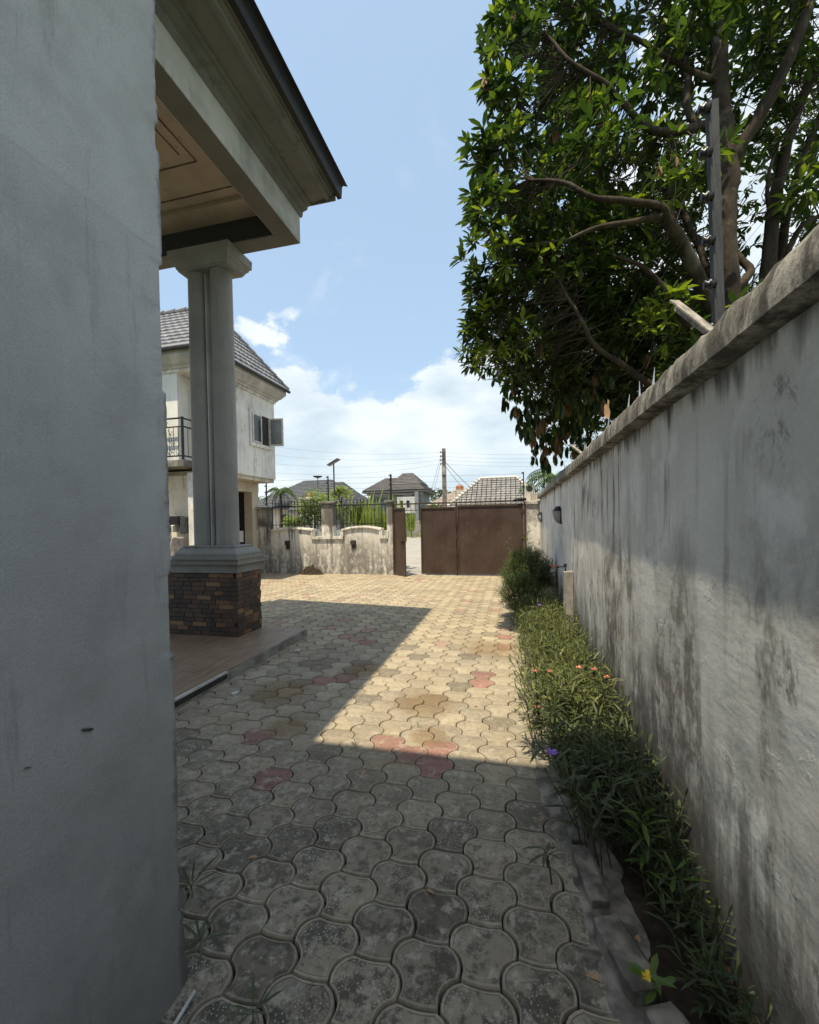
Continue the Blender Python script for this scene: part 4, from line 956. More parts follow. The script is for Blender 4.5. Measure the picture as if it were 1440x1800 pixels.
h3 = thing('house', (-1.5, 30, 0), 'house with shingled grey roof and pale ridge tiles rising above the gate', 'house')
MB().box(-3.4, 1.2, 28.8, 33, 0, 2.4).build('wall', M['pale_wall'], h3)
hip('roof', -4.3, 1.9, 28, 34, 2.35, 4.35, -2.25, .28, M['shingle_roof'], h3, ry=30.5, rows=12, cols=16, rel=.05, ridge=M['ridge_white'])
# raised battens on the shingles
A_ = Vector((-4.3, 28, 2.35)); B_ = Vector((1.9, 28, 2.35)); C_ = Vector((.28, 30.5, 4.35)); D_ = Vector((-2.25, 30.5, 4.35)); q = MB()
for i in range(19):
    x = -4.0 + i * .32; 
    if x < -2.25: v = (x + 4.3) / 2.05
    elif x > .28: v = (1.9 - x) / 1.62
    else: v = 1
    q.tube([(x, 28, 2.42), (x, 28 + 2.5 * v, 2.42 + 2.0 * v)], .022, 4)
q.build('batten', M['fascia'], h3)
h4 = thing('house', (-5, 42, 0), 'pale pinkish house with lattice upper front between the pole and the shingled roof', 'house')
MB().box(-7.9, -1.6, 41, 46, 0, 2.9).build('wall', M['pale_wall'], h4)
hip('roof', -8.3, -1.2, 40.4, 47, 2.9, 4.65, -5.4, -3.4, M['pale_roof'], h4, rows=12, cols=18, rel=.09)
tk = thing('water_tank', (-4.9, 40.3, 4.3), 'orange-brown water tank above the pale pinkish house', 'water tank')
def tank(t_, r_=.42, h_=.62):
    q = MB(); q.lathe([(r_, 0), (r_ * 1.04, h_ * .1), (r_, h_ * .3), (r_ * 1.04, h_ * .5), (r_, h_ * .75), (r_ * .6, h_ * .95), (r_ * .3, h_)], (0, 0, 0), 16); o = q.build('drum', M['orange_tank'], smooth=True); o.parent = t_
    q = MB(); q.box(-.5, .5, -.5, .5, -.08, 0); 
    for sx in (-1, 1):
        for sy in (-1, 1): q.box(sx * .42 - .04, sx * .42 + .04, sy * .42 - .04, sy * .42 + .04, -4.4, -.08)
    o = q.build('stand', M['pale_wall']); o.parent = t_
tank(tk, .36, .5)
tk2 = thing('water_tank', (-12.3, 24.4, 3.1), 'small orange tank in front of the far left grey roof', 'water tank')
tank(tk2, .2, .28); 
# verge wall across the road
mb = MB(); mb.box(-26, 14, 40.0, 40.25, -.05, 1.5); mb.build('street_wall', M['concrete'], label='grey street wall across the road seen through the open gate', cat='wall')
# utility pole
up = thing('utility_pole', (-3.47, 22, 0), 'weathered concrete utility pole rising behind the gate', 'utility pole')
q = MB(); q.loft([[(-.13, -.1, -.05), (.13, -.1, -.05), (.13, .1, -.05), (-.13, .1, -.05)], [(-.085, -.07, 5.25), (.085, -.07, 5.25), (.085, .07, 5.25), (-.085, .07, 5.25)]]); o = q.build('shaft', M['wood_pole']); o.parent = up
for k, z in enumerate((5.05, 4.85, 4.65, 4.45)):
    q = MB(); q.tube([(-.12, -.12, z), (.12, -.12, z)], .012, 5); q.lathe([(.03, -.04), (.045, 0), (.03, .04)], (-.14, -.12, z), 8); o = q.build('insulator', M['insulator']); o.parent = up
q = MB(); q.box(-.1, .1, -.12, .1, 3.9, 4.35); o = q.build('clamp_band', M['concrete']); o.parent = up
q = MB()
for k, z in enumerate((5.05, 4.85, 4.65, 4.45)):
    wire([(-3.6, 21.88, z), (-20 + k * .5, 20.5, z + 2.6 - k * .55)], .004, q, .75, 24)
    wire([(-3.6, 21.88, z), (9, 25, z + .3)], .0045, q, .35, 12)
wire([(-3.55, 21.9, 4.6), (-2.5, 21.5, 3.2)], .012, q, .05, 4)
wire([(-3.5, 21.9, 4.7), (-1.9, 23, 3.0)], .016, q, .1, 8); wire([(-3.6, 21.9, 4.9), (-4.6, 22.5, 2.0)], .008, q, 0, 4); wire([(-3.6, 21.9, 4.6), (-4.4, 22.5, 2.0)], .008, q, 0, 4)
q.build('power_line', M['wire'], label='sagging power lines and stays strung from the utility pole', cat='power lines')
# solar street lamp
st = thing('solar_street_lamp', (-8.75, 20, 0), 'solar street lamp on a slim pale pole behind the front wall', 'street lamp')
q = MB(); q.tube([(0, 0, -.05), (0, 0, 4.5)], [.045, .035], 8); o = q.build('post', M['grey_metal'], smooth=False); o.parent = st
q = MB(); rm_ = Matrix.Rotation(R(-28), 3, 'Y'); q.box(-.32, .32, -.22, .22, -.02, .02, 0, rm_, Vector((0, 0, 4.56))); o = q.build('solar_panel', M['far_roof']); o.parent = st
q = MB(); q.box(-.28, .1, -.1, .1, -.07, -.02, 0, rm_, Vector((-.02, 0, 4.56))); o = q.build('lamp_head', M['lamp_lens']); o.parent = st
# satellite dish / weather vane on far roof
t_ = thing('antenna', (-15.9, 33, 4.6), 'small dish antenna on a mast over the far left roofs', 'antenna')
q = MB(); q.tube([(0, 0, -.5), (0, 0, .65)], .03, 6); o = q.build('mast', M['grey_metal']); o.parent = t_
q = MB(); q.lathe([(.02, -.06), (.25, .0), (.42, .10), (.40, .12), (.2, .04)], (0, 0, .68), 14); o = q.build('dish', M['grey_metal']); o.parent = t_
# air unit at right
t_ = thing('air_conditioner', (.62, 17.5, 2.55), 'white air conditioning unit beyond the gate pillar', 'air conditioner')
q = MB(); q.bevbox(-.18, .18, -.12, .12, 0, .36, .02); o = q.build('case', M['cream_box']); o.parent = t_
q = MB(); q.lathe([(.12, 0), (.12, .01)], (0, 0, 0), 14); o = q.build('fan_grille', M['dark_interior']); o.parent = t_; o.location = (0, -.125, .18); o.rotation_euler = (R(90), 0, 0)
q = MB(); q.box(-.25, .5, -.15, .9, -2.6, -.002); o = q.build('plinth', M['pale_wall']); o.parent = t_

# ------------------------------------------------------------------ foliage helpers
def leaf(mb, p, d, up, L, Wd, droop=.25, mi=0, simple=False):
    d = d.normalized(); s = d.cross(up)
    if s.length < 1e-3: s = d.cross(Vector((1, 0, 0)))
    s.normalize(); n_ = s.cross(d)
    if simple:
        a = p + d * L * .45 - n_ * L * droop * .2; e_ = p + d * L - n_ * L * droop
        mb.add([p, a + s * Wd * .5, e_, a - s * Wd * .5], [(0, 1, 2), (0, 2, 3)], mi); return
    m1 = p + d * L * .35 - n_ * (L * droop * .1 + Wd * .12); m2 = p + d * L * .72 - n_ * (L * droop * .5 + Wd * .12); e_ = p + d * L - n_ * L * droop
    up_ = n_ * Wd * .12
    mb.add([p, m1 + s * Wd * .42 + up_, m1, m1 - s * Wd * .42 + up_, m2 + s * Wd * .45 + up_, m2, m2 - s * Wd * .45 + up_, e_],
           [(0, 1, 2), (0, 2, 3), (1, 4, 5, 2), (2, 5, 6, 3), (4, 7, 5), (5, 7, 6)], mi)
def rv(z0=-1, z1=1):
    a = rnd.uniform(0, 2 * math.pi); z = rnd.uniform(z0, z1); r_ = math.sqrt(max(0, 1 - z * z)); return Vector((r_ * math.cos(a), r_ * math.sin(a), z))
def simple_tree(name, x, y, h, cr, label, cat='tree', group=None, n=900, ls=.22, mat='far_leaf', flat=.8, trunk=.12, z0=0):
    t_ = thing(name, (x, y, z0), label, cat, group); q = MB()
    q.tube([(0, 0, -.05), (.05 * h * .1, 0, h * .4), (0, .05, h * .8)], [trunk, trunk * .7, trunk * .3], 7)
    for k in range(5): e_ = rv(.1, .8) * cr * .7; q.tube([(0, 0, h * (.35 + .08 * k)), tuple(Vector((0, 0, h - cr * flat)) + e_)], [trunk * .4, trunk * .12], 5)
    o = q.build('trunk', M['bark']); o.parent = t_
    q = MB(); lob = [(rv(-.5, 1) * cr * .55, cr * rnd.uniform(.35, .6)) for _ in range(9)]
    for i in range(n):
        c_, r_ = lob[i % 9]; v = rv(); p = Vector((c_.x, c_.y, c_.z * flat)) + Vector((v.x, v.y, v.z * flat)) * r_ * rnd.uniform(.6, 1.1) + Vector((0, 0, h - cr * flat))
        leaf(q, p, rv(-.6, .6), Vector((0, 0, 1)), ls * rnd.uniform(.7, 1.3), ls * .4, .2, 0, True)
    o = q.build('crown', M[mat], fix=False, kind='stuff'); o.parent = t_; return t_
def palm(x, y, h, s, label, z0=0, n=16):
    t_ = thing('palm_tree', (x, y, z0), label, 'palm tree'); q = MB()
    q.tube([(0, 0, -.05), (.05, 0, h * .5), (0, 0, h)], [.16 * s, .12 * s, .11 * s], 8); o = q.build('trunk', M['bark']); o.parent = t_
    for k in range(n):
        q = MB(); a = 2 * math.pi * k / n + rnd.uniform(-.2, .2); el = rnd.uniform(.1, 1.1); pts = []
        for i in range(9):
            f_ = i / 8; r_ = s * 1.5 * f_ * math.cos(el * (1 - f_ * .3)); zz = s * (1.5 * f_ * math.sin(el) - 1.2 * f_ * f_); pts.append(Vector((r_ * math.cos(a), r_ * math.sin(a), h + zz)))
        q.tube(pts, [.02 * s] * 8 + [.005], 3)
        for i in range(1, 9):
            for sd in (-1, 1):
                for w_ in (0, .5):
                    p = pts[i - 1].lerp(pts[i], w_); d = (pts[i] - pts[i - 1]).normalized(); sdv = d.cross(Vector((0, 0, 1))).normalized() * sd
                    leaf(q, p, sdv * .9 + d * .6 - Vector((0, 0, .5)), Vector((0, 0, 1)), .42 * s, .05 * s, .2, 0, True)
        o = q.build('frond', M['palm_green'], fix=False); o.parent = t_

# ------------------------------------------------------------------ the big tree over the right wall
LIMBS = {
 'main':[(2.3,5.3,-.05),(2.22,5.28,1.5),(2.2,5.21,3.78),(2.19,5.22,4.62),(2.24,5.25,5.22),(2.19,5.24,5.82),(2.21,5.32,6.71),(2.22,5.39,7.51),(2.2,5.45,8.3)],
 'B1':[(2.27,5.25,5.3),(2.49,5.21,5.63),(2.69,5.16,6.02),(2.88,5.12,6.53),(3.0,5.16,7.03),(3.1,5.2,7.6)],
 'B2':[(2.15,5.23,5.73),(1.78,5.04,5.57),(1.43,4.85,5.48),(1.16,4.78,5.71),(0.92,4.62,5.87),(0.62,4.55,6.06),(0.39,4.61,6.47)],
 'B3':[(2.16,5.24,6.15),(1.74,5.14,6.35),(1.34,5.05,6.61),(1.01,5.08,6.92),(0.67,5.1,7.23)],
 'B4':[(2.11,5.22,5.61),(1.92,5.28,5.89),(1.92,5.4,6.51),(1.86,5.49,7.0),(1.75,5.58,7.58)],
 'B5':[(2.17,5.2,3.5),(1.73,4.79,4.1),(1.47,4.53,4.32),(1.34,4.39,4.41),(1.04,4.32,4.47),(0.73,4.25,4.52),(0.5,4.3,4.74),(0.19,4.4,4.9)],
 'B5b':[(1.36,4.4,4.33),(1.11,4.44,4.35),(0.82,4.47,4.37),(0.57,4.51,4.33)],
 'B6':[(2.19,5.32,4.0),(1.97,5.59,5.02),(1.92,5.69,5.5),(1.85,5.68,5.76)],
 'B7':[(2.2,5.3,2.6),(1.5,5.33,3.08),(1.25,5.28,3.27),(0.94,5.21,3.5),(0.76,5.17,3.83),(0.55,5.12,4.21),(0.4,5.09,4.6)],
 'B8':[(2.16,5.29,3.0),(1.86,5.02,3.38),(1.68,4.87,3.57),(1.52,4.84,3.86),(1.3,4.79,4.1),(1.02,4.72,4.22)],
 'B9':[(2.2,5.4,2.4),(1.6,6.2,3.0),(1.0,6.6,3.4),(.6,6.9,3.6),(.4,7.4,3.3),(.35,7.6,2.95)],
 'B10':[(2.22,5.3,3.9),(2.52,5.4,4.2),(2.45,5.59,4.56),(2.51,5.82,4.95),(2.55,5.94,5.43)],
 'B11':[(2.2,5.4,3.2),(2.1,6.4,4.0),(1.9,7.2,4.6),(1.5,7.6,5.2)],
}
LR = {'main': [.19, .16, .125, .12, .115, .085, .07, .06, .04], 'B1': [.07, .06, .055, .05, .04, .02], 'B2': [.05, .045, .036, .03, .026, .02, .012], 'B3': [.03, .026, .022, .018, .012], 'B4': [.04, .036, .032, .028, .018],
      'B5': [.075, .065, .055, .035, .028, .024, .018, .01], 'B5b': [.03, .026, .022, .012], 'B6': [.04, .034, .028, .018], 'B7': [.045, .04, .034, .028, .024, .018, .01], 'B8': [.04, .036, .034, .03, .022, .012], 'B9': [.06, .045, .035, .028, .02, .01], 'B10': [.05, .04, .034, .028, .02], 'B11': [.07, .05, .04, .02]}
STEMS = {
 'S1':[(2.96,5.9,-.05),(2.94,5.91,3.88),(2.95,5.92,4.61),(3.03,5.95,5.27),(3.18,6.0,5.94),(3.43,6.08,6.6),(3.69,6.15,7.19),(3.8,6.2,7.8)],
 'S2':[(2.95,5.92,3.2),(3.16,6.08,4.67),(3.26,6.11,5.34),(3.55,6.2,6.15),(3.89,6.3,7.03)],
 'S3':[(2.96,5.92,4.0),(3.2,5.88,4.8),(3.52,5.97,5.03),(3.97,6.08,5.31)],
 'S4':[(3.01,5.95,5.0),(2.89,5.82,5.33),(2.99,5.85,5.79),(3.12,5.78,6.02),(2.97,5.75,6.15)]}
SR = {'S1': [.11, .085, .075, .065, .055, .045, .035, .02], 'S2': [.06, .05, .045, .035, .02], 'S3': [.035, .03, .025, .015], 'S4': [.03, .022, .018, .013, .008]}
BLOBS = [(0.06,4.85,7.0,0.34),(0.11,4.85,6.44,0.4),(0.04,4.82,5.95,0.37),(-0.06,4.78,5.4,0.40),(-0.13,4.76,4.92,0.38),(-0.1,4.87,4.48,0.46),(-0.30,5.0,4.16,0.27),(-0.27,5.11,3.81,0.35),(-0.34,5.09,3.54,0.25),(0.01,5.39,3.68,0.49),(0.18,5.84,3.24,0.30),(0.26,6.06,2.87,0.26),(0.62,5.19,7.16,0.51),(0.69,5.31,6.81,0.33),(0.69,5.4,5.99,0.57),(0.42,5.31,5.12,0.67),(0.5,5.63,4.49,0.78),(1.12,5.79,4.83,0.71),(1.3,6.02,4.14,0.81),(0.74,6.09,3.64,0.68),(1.33,5.55,5.64,0.53),(1.25,6.51,3.34,0.64),(1.68,5.65,6.83,0.4),(1.18,5.32,6.82,0.32),(1.84,6.07,4.73,0.5),(1.97,6.29,4.1,0.6),(2.15,5.67,7.11,0.46),(1.28,5.78,7.88,0.42),(2.28,5.82,8.02,0.6),(0.72,5.44,8.05,0.53),(0.53,6.98,4.67,1.0),(1.57,7.25,5.35,1.06),(1.59,7.43,3.93,1.09),(2.48,7.66,4.36,1.09),(0.86,6.88,5.76,0.85),(0.70,7.63,3.41,0.5),(0.62,7.78,2.80,0.33),(0.08,6.63,3.9,0.4),(0.93,6.7,6.62,0.74),(2.36,7.24,5.74,0.43),(2.12,5.94,5.51,0.28)]
BLOBS3 = [(1.3,4.55,6.0,.28),(0.9,4.5,5.3,.28),(1.5,4.5,4.75,.3),(1.75,4.7,5.0,.26),(1.9,4.8,6.5,.3),(1.55,4.9,3.6,.3),(1.9,5.3,3.2,.35),(2.35,4.9,3.5,.3),(2.6,6.5,3.6,.5),(3.4,7.2,3.7,.6),(1.9,8.3,4.3,.9),(3.0,8.8,4.9,.9),(1.3,8.6,3.5,.8),(2.4,6.9,6.8,.6),(1.9,6.8,5.9,.5),(1.1,6.6,7.4,.6)]
BLOBS2 = [(2.6,4.9,6.9,.35),(3.0,5.4,6.3,.35),(3.2,5.6,5.2,.3),(3.7,6.0,5.9,.35),(2.9,7.4,6.4,.6),(4.6,7.4,5.9,.7),(3.9,7.3,7.2,.7),(3.0,6.6,7.4,.5),(3.4,5.2,7.2,.4),(2.74,5.5,6.76,0.49),(2.72,5.69,6.28,0.38),(2.83,5.92,5.94,0.26),(3.47,6.28,5.69,0.31),(2.91,6.23,5.15,0.35),(3.66,6.51,4.91,0.29),(3.62,6.33,6.59,0.42),(2.8,6.4,4.33,0.37),(3.3,5.85,7.49,0.51),(4.2,6.6,6.6,.5),(3.2,8.06,5.0,0.6),(4.38,8.34,4.9,0.5),(3.3,6.9,4.4,.4)]
BLOBS3 += [(-.22,4.8,5.55,.22),(-.32,4.8,5.0,.22),(-.12,4.8,6.2,.2),(-.42,5.0,3.75,.2),(-.05,4.8,6.8,.25)]
TOPB = [(2.1, 4.9, 8.7, .85), (1.3, 4.8, 8.8, .7), (2.9, 5.0, 8.8, .8), (2.2, 5.6, 9.3, .8), (3.4, 5.6, 8.9, .7), (1.5, 5.5, 9.2, .6)]  # crown clumps above the view, added to shade the trunk
def curve(pts, rad, k=5):
    P_, R_ = [], []
    pts = [Vector(p) for p in pts]
    for i in range(len(pts) - 1):
        p0 = pts[max(i - 1, 0)]; p1 = pts[i]; p2 = pts[i + 1]; p3 = pts[min(i + 2, len(pts) - 1)]
        for j in range(k):
            s = j / k; a = ((p1 * 2) + (p2 - p0) * s + (p0 * 2 - p1 * 5 + p2 * 4 - p3) * s * s + (-p0 + p1 * 3 - p2 * 3 + p3) * s ** 3) * .5
            P_.append(a + Vector((nz(a.x * 5, a.z * 5, i), nz(a.y * 5, a.z * 5, 7), 0)) * .018); R_.append((rad[i] * (1 - s) + rad[i + 1] * s) * (1 + .10 * nz(a.z * 6, a.x * 6, 2)))
    P_.append(pts[-1]); R_.append(rad[-1]); return P_, R_
def big_tree(label, limbs, rads, blobs, perv, seed, near_parts):
    global rnd
    rnd = random.Random(seed)
    first = list(limbs.values())[0][0]
    t_ = thing('broadleaf_tree', (first[0], first[1], 0), label, 'tree'); nodes = []
    for i, (k_, pts) in enumerate(limbs.items()):
        P_, R_ = curve(pts, rads[k_]); nodes += [(p, r_) for p, r_ in zip(P_, R_) if p.z > 2.6]
        q = MB(); q.tube(P_, R_, 10 if i == 0 else 8); q.build('trunk' if i == 0 else 'limb', M['bark'], t_, smooth=True)
    tw = MB(); lf = MB(); dry = MB(); rosettes = []
    for bx, by, bz, br_ in blobs:
        n_ = int(perv * br_ ** 2.1)
        for _ in range(n_):
            v = rv(); r_ = br_ * (rnd.random() ** .38)
            p = Vector((bx, by, bz)) + Vector((v.x, v.y, v.z * .95)) * r_
            if nz(p.x * 2.6, p.y * 2.6, p.z * 2.6) < (-.16 if p.z > 4.6 else -.45): continue
            rosettes.append((p, (v * .7 + Vector((0, 0, .55)) + rv() * .5).normalized(), br_))
    # twigs
    for p, d, b_ in rosettes[::2]:
        nn = rnd.choice(heapq.nsmallest(9, nodes, key=lambda t2: (t2[0] - p).length_squared))
        a = nn[0]; L_ = (p - a).length
        if L_ > 1.1: a = p.lerp(a, .45 / L_)
        mid = a.lerp(p, .55) + Vector((rnd.uniform(-.05, .05), rnd.uniform(-.05, .05), -.04 * L_)); tw.tube([a, mid, p], [min(nn[1], .003 + .004 * L_), .004, .002], 4, cap=False)
    tw.build('twigs', M['bark'], t_, fix=False, kind='stuff')
    rosettes.sort(key=lambda t2: (t2[0] - Vector((0, 0, 1.6))).length)
    cnt = 0
    for p, d, b_ in rosettes:
        up = Vector((0, 0, 1)); hang = (p.z < 3.35 and p.y > 5.7 and p.x < 1.2)
        k = rnd.randint(6, 10); L0 = rnd.uniform(.08, .175); isdry = hang and rnd.random() < .22 or rnd.random() < .012
        side = d.cross(Vector((.3, .2, .9)));  side = side.normalized() if side.length > .01 else Vector((1, 0, 0)); side2 = d.cross(side)
        a0 = rnd.uniform(0, 6.28)
        for i in range(k):
            a = a0 + i * 2.4; spread = .55 + .75 * (i / k)
            dd = d * math.cos(spread) + (side * math.cos(a) + side2 * math.sin(a)) * math.sin(spread) + Vector((0, 0, -.22))
            if hang or isdry: dd = dd * .5 + Vector((0, 0, -1.0))
            L_ = L0 * rnd.uniform(.75, 1.2) * (1.15 if hang else 1)
            pp = p + d * rnd.uniform(-.05, .03)
            if cnt < near_parts:
                q = MB(); leaf(q, pp, dd, up, L_, L_ * .34, rnd.uniform(.1, .4)); o = q.build('leaf', M['tree_leaf'], t_, fix=False); cnt += 1
            else: leaf(dry if isdry else lf, pp, dd, up, L_, L_ * .34, rnd.uniform(.1, .4))
    lf.build('foliage', M['tree_leaf'], t_, fix=False, kind='stuff')
    if dry.v: dry.build('dry_foliage', M['dry_tree_leaf'], t_, fix=False, kind='stuff', label='browned hanging leaves')
big_tree('large dark-leaved tree whose crown overhangs the right wall', LIMBS, LR, BLOBS + BLOBS3 + TOPB, 410, 11, 290)
big_tree('slimmer multi-stemmed tree at the upper right edge behind the wall', STEMS, SR, BLOBS2, 290, 12, 60)
rnd = random.Random(99)

# vegetation beyond
simple_tree('small_tree', -10.9, 26.0, 3.95, .75, 'round green tree just right of the street lamp', n=700, ls=.25, mat='lime_leaf')
simple_tree('shrub', -7.0, 14.2, 2.75, .85, 'loose green shrub topping the railing left of the middle pier', 'shrub', 'shrubs behind the front wall', 1500, .15, 'lime_leaf', .75, .04)
simple_tree('shrub', -6.3, 13.6, 2.3, .75, 'darker shrub pressed against the railing left of the middle pier', 'shrub', 'shrubs behind the front wall', 1300, .13, 'bush_leaf', .8, .04)
simple_tree('shrub', -7.9, 14.6, 1.95, .7, 'low sunlit shrub behind the leftmost railing bars', 'shrub', 'shrubs behind the front wall', 900, .14, 'lime_leaf', .6, .04)
simple_tree('shrub', -5.0, 13.7, 2.25, .65, 'green shrub directly right of the middle pier', 'shrub', 'shrubs behind the front wall', 1200, .13, 'bush_leaf', .9, .04)
simple_tree('shrub', -6.0, 16.0, 2.5, .9, 'deeper shrub behind the middle pier', 'shrub', 'shrubs behind the front wall', 1000, .18, 'far_leaf', .8, .05)
def bladed(x, y, h, n, label, mat='lime_leaf', name='bladed_plant'):
    t_ = thing(name, (x, y, 0), label, 'plant', 'leafy plants behind the front wall')
    for i in range(n):
        a = rnd.uniform(0, 6.28); L_ = h * rnd.uniform(.5, .85); d = Vector((math.cos(a) * .8, math.sin(a) * .8, 1)); q = MB()
        leaf(q, Vector((rnd.uniform(-.25, .25), rnd.uniform(-.1, .1), h * .2)), d, Vector((0, 0, 1)).cross(d).cross(d), L_, L_ * .08, rnd.uniform(.3, .9)); o = q.build('blade', M[mat], fix=False); o.parent = t_
    q = MB(); q.tube([(0, 0, -.05), (0, 0, h * .3)], .03, 5); o = q.build('stem', M['stem_green']); o.parent = t_
for x, y, h, lb in ((-4.55, 13.3, 2.1, 'yellow-green bladed plant left of the gate pillar among shrubs'), (-4.15, 13.1, 2.2, 'tall lime bladed plant close to the gate pillar'), (-3.85, 13.4, 2.0, 'lime bladed plant touching the gate pillar'), (-4.9, 13.2, 1.9, 'short bladed plant beside the green shrub')):
    bladed(x, y, h, 30, lb)
bladed(-8.9, 37, 2.2, 40, 'agave-like clump seen through the open pedestrian gate')
palm(-20.3, 34.5, 4.4, 1.0, 'palm tree peeking out beside the annex over the grey roof')
palm(-6.4, 38, 2.6, 1.3, 'short palm left of the utility pole above the gate')
palm(1.6, 17.5, 3.1, 1.0, 'palm tree right of the gate behind the wall end')
palm(2.4, 15.5, 2.9, .9, 'second palm nearer the big tree behind the wall end')
simple_tree('dark_tree', 1.9, 9.6, 2.75, .7, 'dark bush rising behind the right wall under the hanging leaves', 'tree', None, 1400, .16, 'far_leaf', 1.0, .08)
simple_tree('dark_tree', 2.3, 12.2, 2.8, .8, 'dark tree past the far end of the right wall', 'tree', None, 1200, .18, 'far_leaf', 1.0, .08)
q = MB()
for i in range(9000):
    x = rnd.uniform(-60, 45); y = rnd.uniform(62, 75); hh = 5.6 + 1.6 * nz(x * .12, 3) + .9 * nz(x * .5, 9); z = hh * rnd.random() ** .45
    if -18 < x < -9.0: z *= 1
    leaf(q, Vector((x, y, z)), rv(-.4, .6), Vector((0, 0, 1)), 1.1, .6, .2, 0, True)
q.build('distant_wood', M['far_leaf'], fix=False, kind='stuff', label='band of distant trees on the horizon behind the houses', cat='wood')

# ------------------------------------------------------------------ planting bed along the wall
bed = MB(); vs, fs = grid_disp(.2, .72, .6, 8.6, 12, 120, lambda x, y: (x, y, -.025 + (x - .2) * .12 + .02 * nz(x * 6, y * 6))); bed.add(vs, fs).build('planting_bed', M['soil'], smooth=True, fix=False, kind='structure')
def kerb(cx, cy, L, W_, H, a, label):
    n_ = 7; rings = []
    for i in range(n_):
        s = i / (n_ - 1); x = (s - .5) * L; k = 1 if 0 < i < n_ - 1 else .8
        rings.append([(x, -W_ / 2 * k + .008 * nz(i, cx * 9), -.05), (x, W_ / 2 * k, -.05), (x + .008 * nz(i * 2, 4), W_ / 2 * k * .95, H * (.75 if k < 1 else .88) + .01 * nz(i * 1.3, cy * 5)), (x, W_ * .3 * k, H * (k if k < 1 else 1) + .008 * nz(i * 2, cy * 8)), (x, -W_ * .35 * k, H * (k if k < 1 else 1) + .01 * nz(i * 1.7, cx * 7)), (x, -W_ / 2 * k, H * .8)])
    q = MB(); q.loft(rings); o = q.build('kerb_stone', M['kerb_concrete'], label=label, cat='kerb stone', group='kerb stones edging the planting bed'); o.location = (cx, cy, 0); o.rotation_euler = (0, 0, a); smooth_angle(o, 30)
kerb(.36, 1.62, .26, .12, .075, R(108), 'broken pale kerb stone beside the yellow flower')
kerb(.46, 1.36, .22, .12, .07, R(113), 'kerb stone next nearer than the broken pale one')
kerb(.55, 1.13, .20, .12, .07, R(113), 'nearest kerb stone at the bottom right corner')
kerb(.30, 1.98, .30, .09, .05, R(98), 'low half-buried kerb stone under the first purple flower stems')
for k, y in enumerate((2.35, 2.75, 3.15)): kerb(.27 - .01 * k, y, .36, .09, .045, R(95), ('kerb stone level with the lowest purple flower', 'kerb stone just past the purple flower', 'kerb stone near the pink flowers')[k])
# long-leaved ground cover (uncountable) : sunlit part and darker near part
def stems(n, region, hfn, mat, label, Lr=(.07, .13), wr=.11, dens=11, seed=1):
    global rnd
    rnd = random.Random(seed); q = MB(); s_ = MB()
    for i in range(n):
        x, y = region(); h = hfn(x, y) * rnd.uniform(.7, 1.05); lean = Vector((rnd.gauss(-.03, .14), rnd.gauss(0, .14), 0)); p0 = Vector((x, y, 0)); p1 = p0 + Vector((lean.x * h * 1.4, lean.y * h * 1.4, h))
        m_ = p0.lerp(p1, .5) + Vector((0, 0, .04 * h)); s_.tube([p0, m_, p1], [.003, .0025, .0015], 3, cap=False)
        k = int(dens * (.6 + h))
        for j in range(k):
            f_ = .25 + .75 * (j + .5) / k; p = p0.lerp(m_, f_ * 2) if f_ < .5 else m_.lerp(p1, f_ * 2 - 1); a = j * 2.4 + i
            d = Vector((math.cos(a), math.sin(a), rnd.uniform(.15, 1.1))); L_ = rnd.uniform(*Lr); leaf(q, p, d, Vector((0, 0, 1)), L_, L_ * wr * rnd.uniform(.8, 1.3), rnd.uniform(.05, .5))
        leaf(q, p1, Vector((lean.x, lean.y, 1)), Vector((0, 1, 0)), .06, .01, .1)
    o = q.build('bed_plants', M[mat], fix=False, kind='stuff', label=label, cat='plants')
    s_.build('bed_stems', M['stem_green'], o, fix=False, kind='stuff')
def hx(y): return .08 + max(0, 3.2 - y) * .10 - max(0, y - 4.5) * .05
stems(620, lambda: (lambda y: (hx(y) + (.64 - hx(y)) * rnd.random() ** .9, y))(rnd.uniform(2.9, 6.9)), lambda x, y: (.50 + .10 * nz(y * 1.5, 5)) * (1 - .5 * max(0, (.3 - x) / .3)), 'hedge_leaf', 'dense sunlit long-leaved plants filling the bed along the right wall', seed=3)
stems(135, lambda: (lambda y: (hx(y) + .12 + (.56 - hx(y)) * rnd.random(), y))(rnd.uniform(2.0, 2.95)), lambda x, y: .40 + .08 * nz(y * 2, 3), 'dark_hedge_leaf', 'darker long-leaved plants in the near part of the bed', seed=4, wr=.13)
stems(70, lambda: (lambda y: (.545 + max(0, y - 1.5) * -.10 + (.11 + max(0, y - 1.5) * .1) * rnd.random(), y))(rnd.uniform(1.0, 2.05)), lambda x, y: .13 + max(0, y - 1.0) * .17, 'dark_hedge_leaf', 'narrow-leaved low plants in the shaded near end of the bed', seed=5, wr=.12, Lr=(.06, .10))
rnd = random.Random(123)
